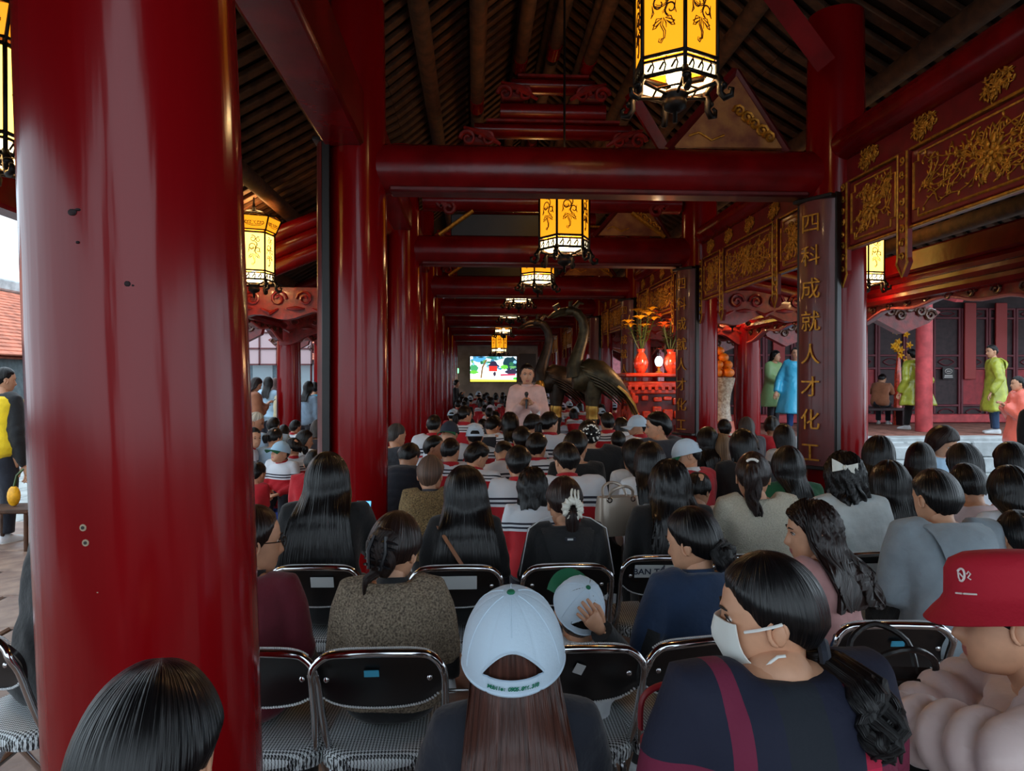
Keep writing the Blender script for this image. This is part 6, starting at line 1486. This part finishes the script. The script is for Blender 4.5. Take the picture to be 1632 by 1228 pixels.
kid('girl with a glossy black bob in a white red striped jacket at the right', 1535, 706, 4.1, BB(.1, v=.026), head=(-6, 10, 0), lod=1, seat=.45, bw=1.1)
adult('person in a pale pink hooded top right behind the grey sweatshirt', 1541, 792, 3.75, SHT, 'palep', head=(0, 24, 0), lean=18, s=.95, seat=.42, fit=False)
adult('woman with dark hair at the right edge behind the long haired girl', 1612, 704, 4.2, LG(.2, v=.026), 'black', th=.028)
kid('girl with long dark hair over a white red striped jacket at the right edge', 1610, 742, 3.4, LG(.2, v=.026, gather=1.15, spread=.3), head=(4, 10, 0), lod=1, seat=.45)
kid('pupil in a red jacket at the right edge behind the bucket hat', 1622, 812, 2.95, SHT, 'red', head=(0, 12, 0), lod=1, seat=.4)
# left aisle
g = kid('boy in a white cap on a blue stool with folded hands', 446, 700, 7.6, CRP, rz=196, cap=dict(m=('lb', 'green', 'green')), head=(24, -16, 0), lod=1, seat=.27, arms='lap', vox=.016)
bs = thing('plastic_stool', 'blue plastic stool under the boy in the white cap', 'stool', (g.root.location.x, g.root.location.y + .02, 0)); SB = mat('blue_plastic', S(32, 66, 150), .4)
MB().box((0, 0, .245), (.27, .27, .03), bev=.012).build('stool_seat', SB, bs)
for sx in (-1, 1):
    for sy in (-1, 1): MB().loft([[Vector((sx * q + dx, sy * q + dy, z)) for dx, dy in ((-.025, -.025), (.025, -.025), (.025, .025), (-.025, .025))] for q, z in ((.14, 0), (.105, .235))]).build('leg', SB, bs, sharp=30)
for k in range(3): MB().box((0, .125 * (1 if k else -1) + .0, .12 + .04 * k), (.2, .012, .02)).build('side_slat', SB, bs)
kid('pupil with a round black head and red jacket beside the big column', 410, 735, 7.0, SHT, 'red', head=(10, 22, 0), rz=8)
kid('pupil with a white chest band facing right beside the big column', 404, 680, 7.9, SHT, head=(60, 4, 0), rz=70)
adult('elderly man with white hair looking down to the right beside the big column', 408, 656, 8.7, dict(kind='crop', m=HWHITE, v=.012), 'lblue', head=(58, 16, 0), rz=30, lod=1, skin=SKIN2)
kid('child in a pale blue top with tied hair in the left aisle', 438, 680, 8.05, TL(.1), 'lblue', head=(30, 16, 0))
kid('dark haired child farther back behind the pale blue top', 436, 664, 9.3, SHT, 'lblue', head=(10, 20, 0))
kid('girl with a short ponytail just right of the boy on the stool', 466, 696, 7.9, TL(.1), head=(-50, 8, 0), rz=-30)
kid('girl with dark hair looking right in front of the slim left column', 486, 684, 8.4, BB(.05), head=(50, 8, 0), rz=30)
adult('person with smooth grey black hair beside the dark board at left', 506, 668, 8.9, BB(.1, m=hair_mat('iron_grey_hair', S(66, 62, 60), .5)), 'dgrey')
kid('pupil in a red jacket close to the very long straight hair', 500, 716, 6.2, SHT, 'red', rz=-8, head=(10, 16, 0), bw=1.1)
kid('child with short dark hair in red between two girls in the left aisle', 452, 676, 9.6, SHT, 'red')
# ---- people standing or walking
def standing(label, px, Y, floor, H, x=None, **k):
    s_ = H / 1.585; X = P(px, 606, Y).x if x is None else x
    g = person(label, px, 0, Y, pos=(X, Y, floor + H), nl=k.pop('nl', .85), shr=0, s=s_, hs=k.pop('hs', min(1, H / 1.6)), seat=.75 * s_, stand=True, fit=False, lean=k.pop('lean', 3), arms=k.pop('arms', 'hang'), lod=k.pop('lod', 1), **k)
    g.root.location.z = floor; return g
pod = thing('podium', 'low wooden podium under the speaker', 'podium', (.64, 8.5, 0)); MB().box((0, 0, .09), (.8, .7, .18), bev=.02).build('podium_top', DRED, pod)
sp = standing('speaker in a long powder pink dress holding a microphone before the seated pupils', 840, 8.45, .18, 1.66, rz=186, bw=.92, hair=dict(kind='bun', tie=(0, -.1, .02)), top='skirtp', th=.02, arms=('mike', 'mike'), hem=.28, flare=.2, head=(-6, 8, 0), bottom='skirtp', extra=dict(collar='skirtp'), wr=.004)
m0 = (sp.wr[0] + sp.wr[1]) / 2 + Vector((0, .07, .03)); MB().tube([m0 + Vector((0, 0, -.08)), m0 + Vector((0, -.01, .07))], [.012, .015], 8).ell(m0 + Vector((0, -.012, .09)), (.024, .024, .028)).build('microphone', BLACKW, sp.root)
standing('person in dark clothes standing far back by the left columns with raised hands', 728, 23.8, 0, 1.66, rz=100, hair=BB(.04), top='black', arms=('mike', 'mike'), bottom='black', lod=0)
RY = mat('yellow_green_raincoat', S(176, 182, 62), .22, bump=.6, bscale=8, spec=.7, alpha=.86, bdist=.03, var=.2); RG = mat('pale_green_raincoat', S(170, 216, 150), .25, bump=.6, bscale=8, alpha=.8, bdist=.03); RO = CL['orangec']
def hooded(g, m_):
    gr = [[back_pt(g, lerp(-.13, .13, j / 12) * (1 - .35 * u), .465 - .2 * u, .01 + .05 * math.sin(u * PI) * (1 - (j / 6 - 1) ** 2 * .7)) for j in range(13)] for u in np.linspace(0, 1, 8)]
    MB().sheet(gr, 0, .01).build('hood', m_, g.root)
g = standing('visitor in a translucent yellow raincoat walking away beside the pink column', 1452, 14.0, PLZ, 1.68, rz=-20, hair=SHT, top=RY, th=.032, arms='wide', hem=.5, flare=.14, bottom='black', bw=1.15, lod=0, legs=((.1, .16), (.0, -.14)), lean=10); hooded(g, RY)
g = standing('man in a translucent yellow green raincoat, jeans and white shoes facing left', 1580, 12.9, PLZ, 1.70, rz=-60, hair=SHT, top=RY, th=.032, arms='wide', hem=.42, flare=.1, bottom='jeans', head=(-25, 6, 0), bw=1.1); hooded(g, RY)
g = standing('visitor in a coral plastic raincoat at the right edge behind the raincoated man', 1622, 11.0, 0, 1.72, rz=-70, hair=SHT, top='orangec', th=.06, hem=.6, flare=.1, bottom='black', arms=('mike', 'mike'), lod=0)
g = standing('woman in a pale green raincoat with clasped hands on the terrace', 1236, 14.7, PLZ, 1.66, rz=150, hair=LG(.2), top=RG, th=.032, hem=.45, flare=.14, bottom='dgrey', arms=('mike', 'lap'), head=(-20, 0, 0)); 
standing('person in a bright cyan raincoat half hidden by the gold lettered board', 1268, 13.7, PLZ, 1.68, rz=-160, hair=SHT, top='cyan', th=.032, arms='wide', hem=.35, flare=.16, bottom='blue')
standing('distant visitor in a pale blue raincoat beside the ceramic stand', 1167, 18.5, .2, 1.65, rz=-30, hair=BB(.06), top='lblue', th=.05, hem=.35, flare=.16, bottom='dnavy', lod=0)
g = person('crouching visitor in a rust jacket sitting before the terrace wall', 1404, 566, 15.6, pos=(P(1406, 606, 15.6).x, 15.6, PLZ + 1.16), s=.98, seat=.42, rz=40, hair=SHT, top='brown', bottom='dnavy', head=(10, 36, 0), lean=26, arms='hug', fit=False); g.root.location.z = PLZ
bn = thing('bench', 'low dark bench under the crouching visitor', 'bench', (g.root.location.x - .1, g.root.location.y, PLZ)); MB().box((0, 0, .36), (1.3, .42, .06), bev=.01).build('bench_seat', DOORD, bn)
for sx in (-.55, .55): MB().box((sx, 0, .165), (.08, .38, .33)).build('leg', DOORD, bn)
um = thing('folded_umbrella', 'folded blue umbrella leaning beside the crouching visitor', 'umbrella', (g.root.location.x + .75, g.root.location.y - .5, PLZ)); MB().tube([(0, 0, .0), (.02, 0, .3), (.05, .02, .62)], [.09, .05, .02], 9).build('canopy', CL['blue'], um); MB().tube([(.05, .02, .6), (.06, .02, .82), (.1, .02, .86), (.12, .02, .8)], .012, 6).build('handle', BLACKW, um)
standing('person in black clothing standing at the right edge beyond the seated women', 1668, 5.6, 0, 1.66, rz=-10, hair=SHT, top='black', th=.04, bw=1.15, bottom='black', lod=0)
# left: outside and near
g = standing('man in a bright yellow vest over a black jacket standing at the left edge', 8, 7.4, 0, 1.79, rz=20, hair=SHT, top='black', bottom='dnavy', th=.022, bw=1.05, head=(20, 6, 0))
tb = MB(); torso(tb, g, .036, t0=-.12, t1=.44); tb.build('vest', CL['yellow'], g.root, sharp=None)
tt_ = tag(MB().ell((0, 0, 0), (.06, .05, .1), 0, 10, 8).tube([(0, 0, .08), (.03, 0, .2), (.09, 0, .26)], .012, 5, 1).build('yellow_bundle', [YEL, LEAF], None, P(22, 790, 7.1)), 'small yellow bundle with green stalks beside the man in the vest', 'bundle')
lb_ = thing('side_table', 'low table behind the dark clad sitter at the left edge', 'table', (tt_.location.x, tt_.location.y, 0)); zt = tt_.location.z - .1
MB().box((0, 0, zt - .02), (.5, .4, .04), bev=.01).build('table_top', ROOFW, lb_)
for sx in (-1, 1):
    for sy in (-1, 1): MB().tube([(sx * .21, sy * .16, 0), (sx * .21, sy * .16, zt - .04)], .02, 8).build('leg', ROOFW, lb_)
g = person('dark clad sitter on the chair at the left edge, only the back showing', -28, 772, L0.location.y + .02, hair=dict(kind='short', m=hair_mat('iron_grey_hair', S(66, 62, 60), .5)), top='black', th=.03, bw=1.15, rz=20, head=(-30, 16, 0), bottom='jeans', lean=14); g.root.location.x, g.root.location.y = L0.location.x + .04, L0.location.y + .1
g = standing('woman in a rust coat looking at her phone in the left yard', 408, 12.5, 0, 1.7, rz=60, hair=LG(.3, m=HDARK), top='brown', th=.03, arms=('mike', 'mike'), head=(10, 26, 0), bottom='dgrey')
q = (g.wr[0] + g.wr[1]) / 2 + Vector((0, .09, .06)); MB().box(q, (.075, .15, .01), 0, Matrix.Rotation(.6, 3, 'X'), .003).build('held_phone', BLACKW, g.root)
b_ = MB().box(back_pt(g, -.12, .1, .05), (.2, .09, .16), bev=.03).build('shoulder_bag', mat('cream_leather', S(214, 200, 184), .5), g.root)
standing('woman in a pale blue blouse and dark skirt in the left yard', 428, 14.2, 0, 1.72, rz=5, hair=LG(.3), top='lblue', bottom='dnavy', hem=.9, flare=.1, lod=0)
standing('woman with reddish brown hair in white behind the pale blue blouse', 439, 15.5, 0, 1.70, rz=-10, hair=LG(.3, m=HBROWN), top='white', bottom='dnavy', lod=0)
standing('man in a light tan jacket beside the slim left column', 451, 13.9, 0, 1.62, rz=-60, hair=dict(kind='crop', m=HWHITE), top='tan', bottom='tan', th=.03, lod=0)
standing('woman with dark hair and a bright cyan bag right of the slim left column', 492, 13.6, 0, 1.62, rz=20, hair=LG(.25), top='lblue', bottom='dgrey', lod=0)
cb = standing('person in a cyan jacket at the edge of the dark board', 501, 15.0, 0, 1.6, rz=-20, hair=SHT, top='cyan', bottom='dgrey', lod=0)
# ---- the far crowd: copies of a few pupils, row by row
rn = random.Random(12); PR = []
for nm, hair, top, cap, hd_, gi in (('short haired pupil in uniform', SHT, 'uni', None, (0, 12, 0), 0), ('bobbed pupil in uniform', BB(.07), 'uni2', None, (14, 10, 0), 0), ('white capped pupil in red', CRP, 'red', CAPW, (-8, 6, 0), 0), ('ponytailed pupil in uniform', TL(.13), 'uni', None, (-20, 12, 0), 0), ('crop haired pupil in red', CRP, 'red', None, (30, 14, 0), 0), ('long haired adult in dark coat', LG(.22), 'dnavy', None, (6, 8, 0), 1), ('grey capped pupil in uniform', CRP, 'uni', dict(m=('grey', 'grey', 'grey')), (12, 8, 0), 0)):
    PR.append((nm, hair, top, cap, hd_, gi, [None]))
def far(row, n, x, y, ztop, rz, where):
    k = rn.choices(range(7), (5, 4, 2, 3, 3, 1.2, 1.2))[0]; nm, hair, top, cap, hd_, gi, ref = PR[k]
    lab = '%s, %s' % (nm, where)
    if ref[0] is None:
        g = person(lab, 0, 0, y, pos=(x, y, 1.1), seat=.38, s=.8, kid=not gi, hair=hair, top=top, cap=cap, head=hd_, lod=0, bottom='dnavy', fit=False, rz=rz, vox=.03, group='pupils in the far crowd')
        g.root.location.z = 0; ref[0] = g.root; ref.append(g.hc.z + .14 - 0); o = g.root
        sc_ = ztop / ref[1]; o.scale = (lerp(1, sc_, .5), lerp(1, sc_, .5), sc_)
    else:
        o = copy_tree(ref[0]); sc_ = ztop / ref[1]; o.scale = (lerp(1, sc_, .5), lerp(1, sc_, .5), sc_); o.location = (x, y, 0); o.rotation_euler = (0, 0, rad(-rz)); o['label'] = lab
for r_ in range(15):
    y = 9.4 + r_ * 1.05; xs = [x for x in np.arange(-.35, 2.5, .56)]
    if r_ < 1: xs = [x for x in xs if x < 1.3]
    for n, x in enumerate(xs):
        xx = x + rn.uniform(-.1, .1) + (.2 if r_ % 2 else 0); yy = y + rn.uniform(-.15, .15)
        if 9.1 < yy < 12.0 and xx > .85: continue
        if any(-.9 < yy - b_ < .5 and (xx < XL + .62 or xx > XR - .55) for b_ in BAY): continue
        far(r_, n, xx, yy, min(1.02 + .014 * (y - 9) + rn.uniform(-.04, .05), 1.3), rn.uniform(-18, 18), '%s from left, far row %s of the hall' % (ORD[n], NUM[r_]))
for r_ in range(5):
    for n in range(3):
        x, y = -2.75 + .62 * n + rn.uniform(-.08, .08), 9.9 + 1.0 * r_ + rn.uniform(-.12, .12)
        if any(-1 < y - b_ < .6 and (x < -2.6 or x > -1.6) for b_ in BAY): continue
        far(r_, n, x, y, 1.02 + rn.uniform(-.05, .05), rn.uniform(0, 40), '%s from left, far row %s of the left aisle' % (ORD[n], NUM[r_]))
for r_ in range(4):
    for n in range(2):
        x, y = 3.35 + .6 * n + rn.uniform(-.06, .06), 13.2 + 1.15 * r_ + rn.uniform(-.12, .12)
        far(r_, n, x, y, 1.08 + rn.uniform(-.05, .05), rn.uniform(-20, 20), '%s from left, far row %s of the right aisle' % (ORD[n], NUM[r_]))
bpy.data.scenes.remove(TS)
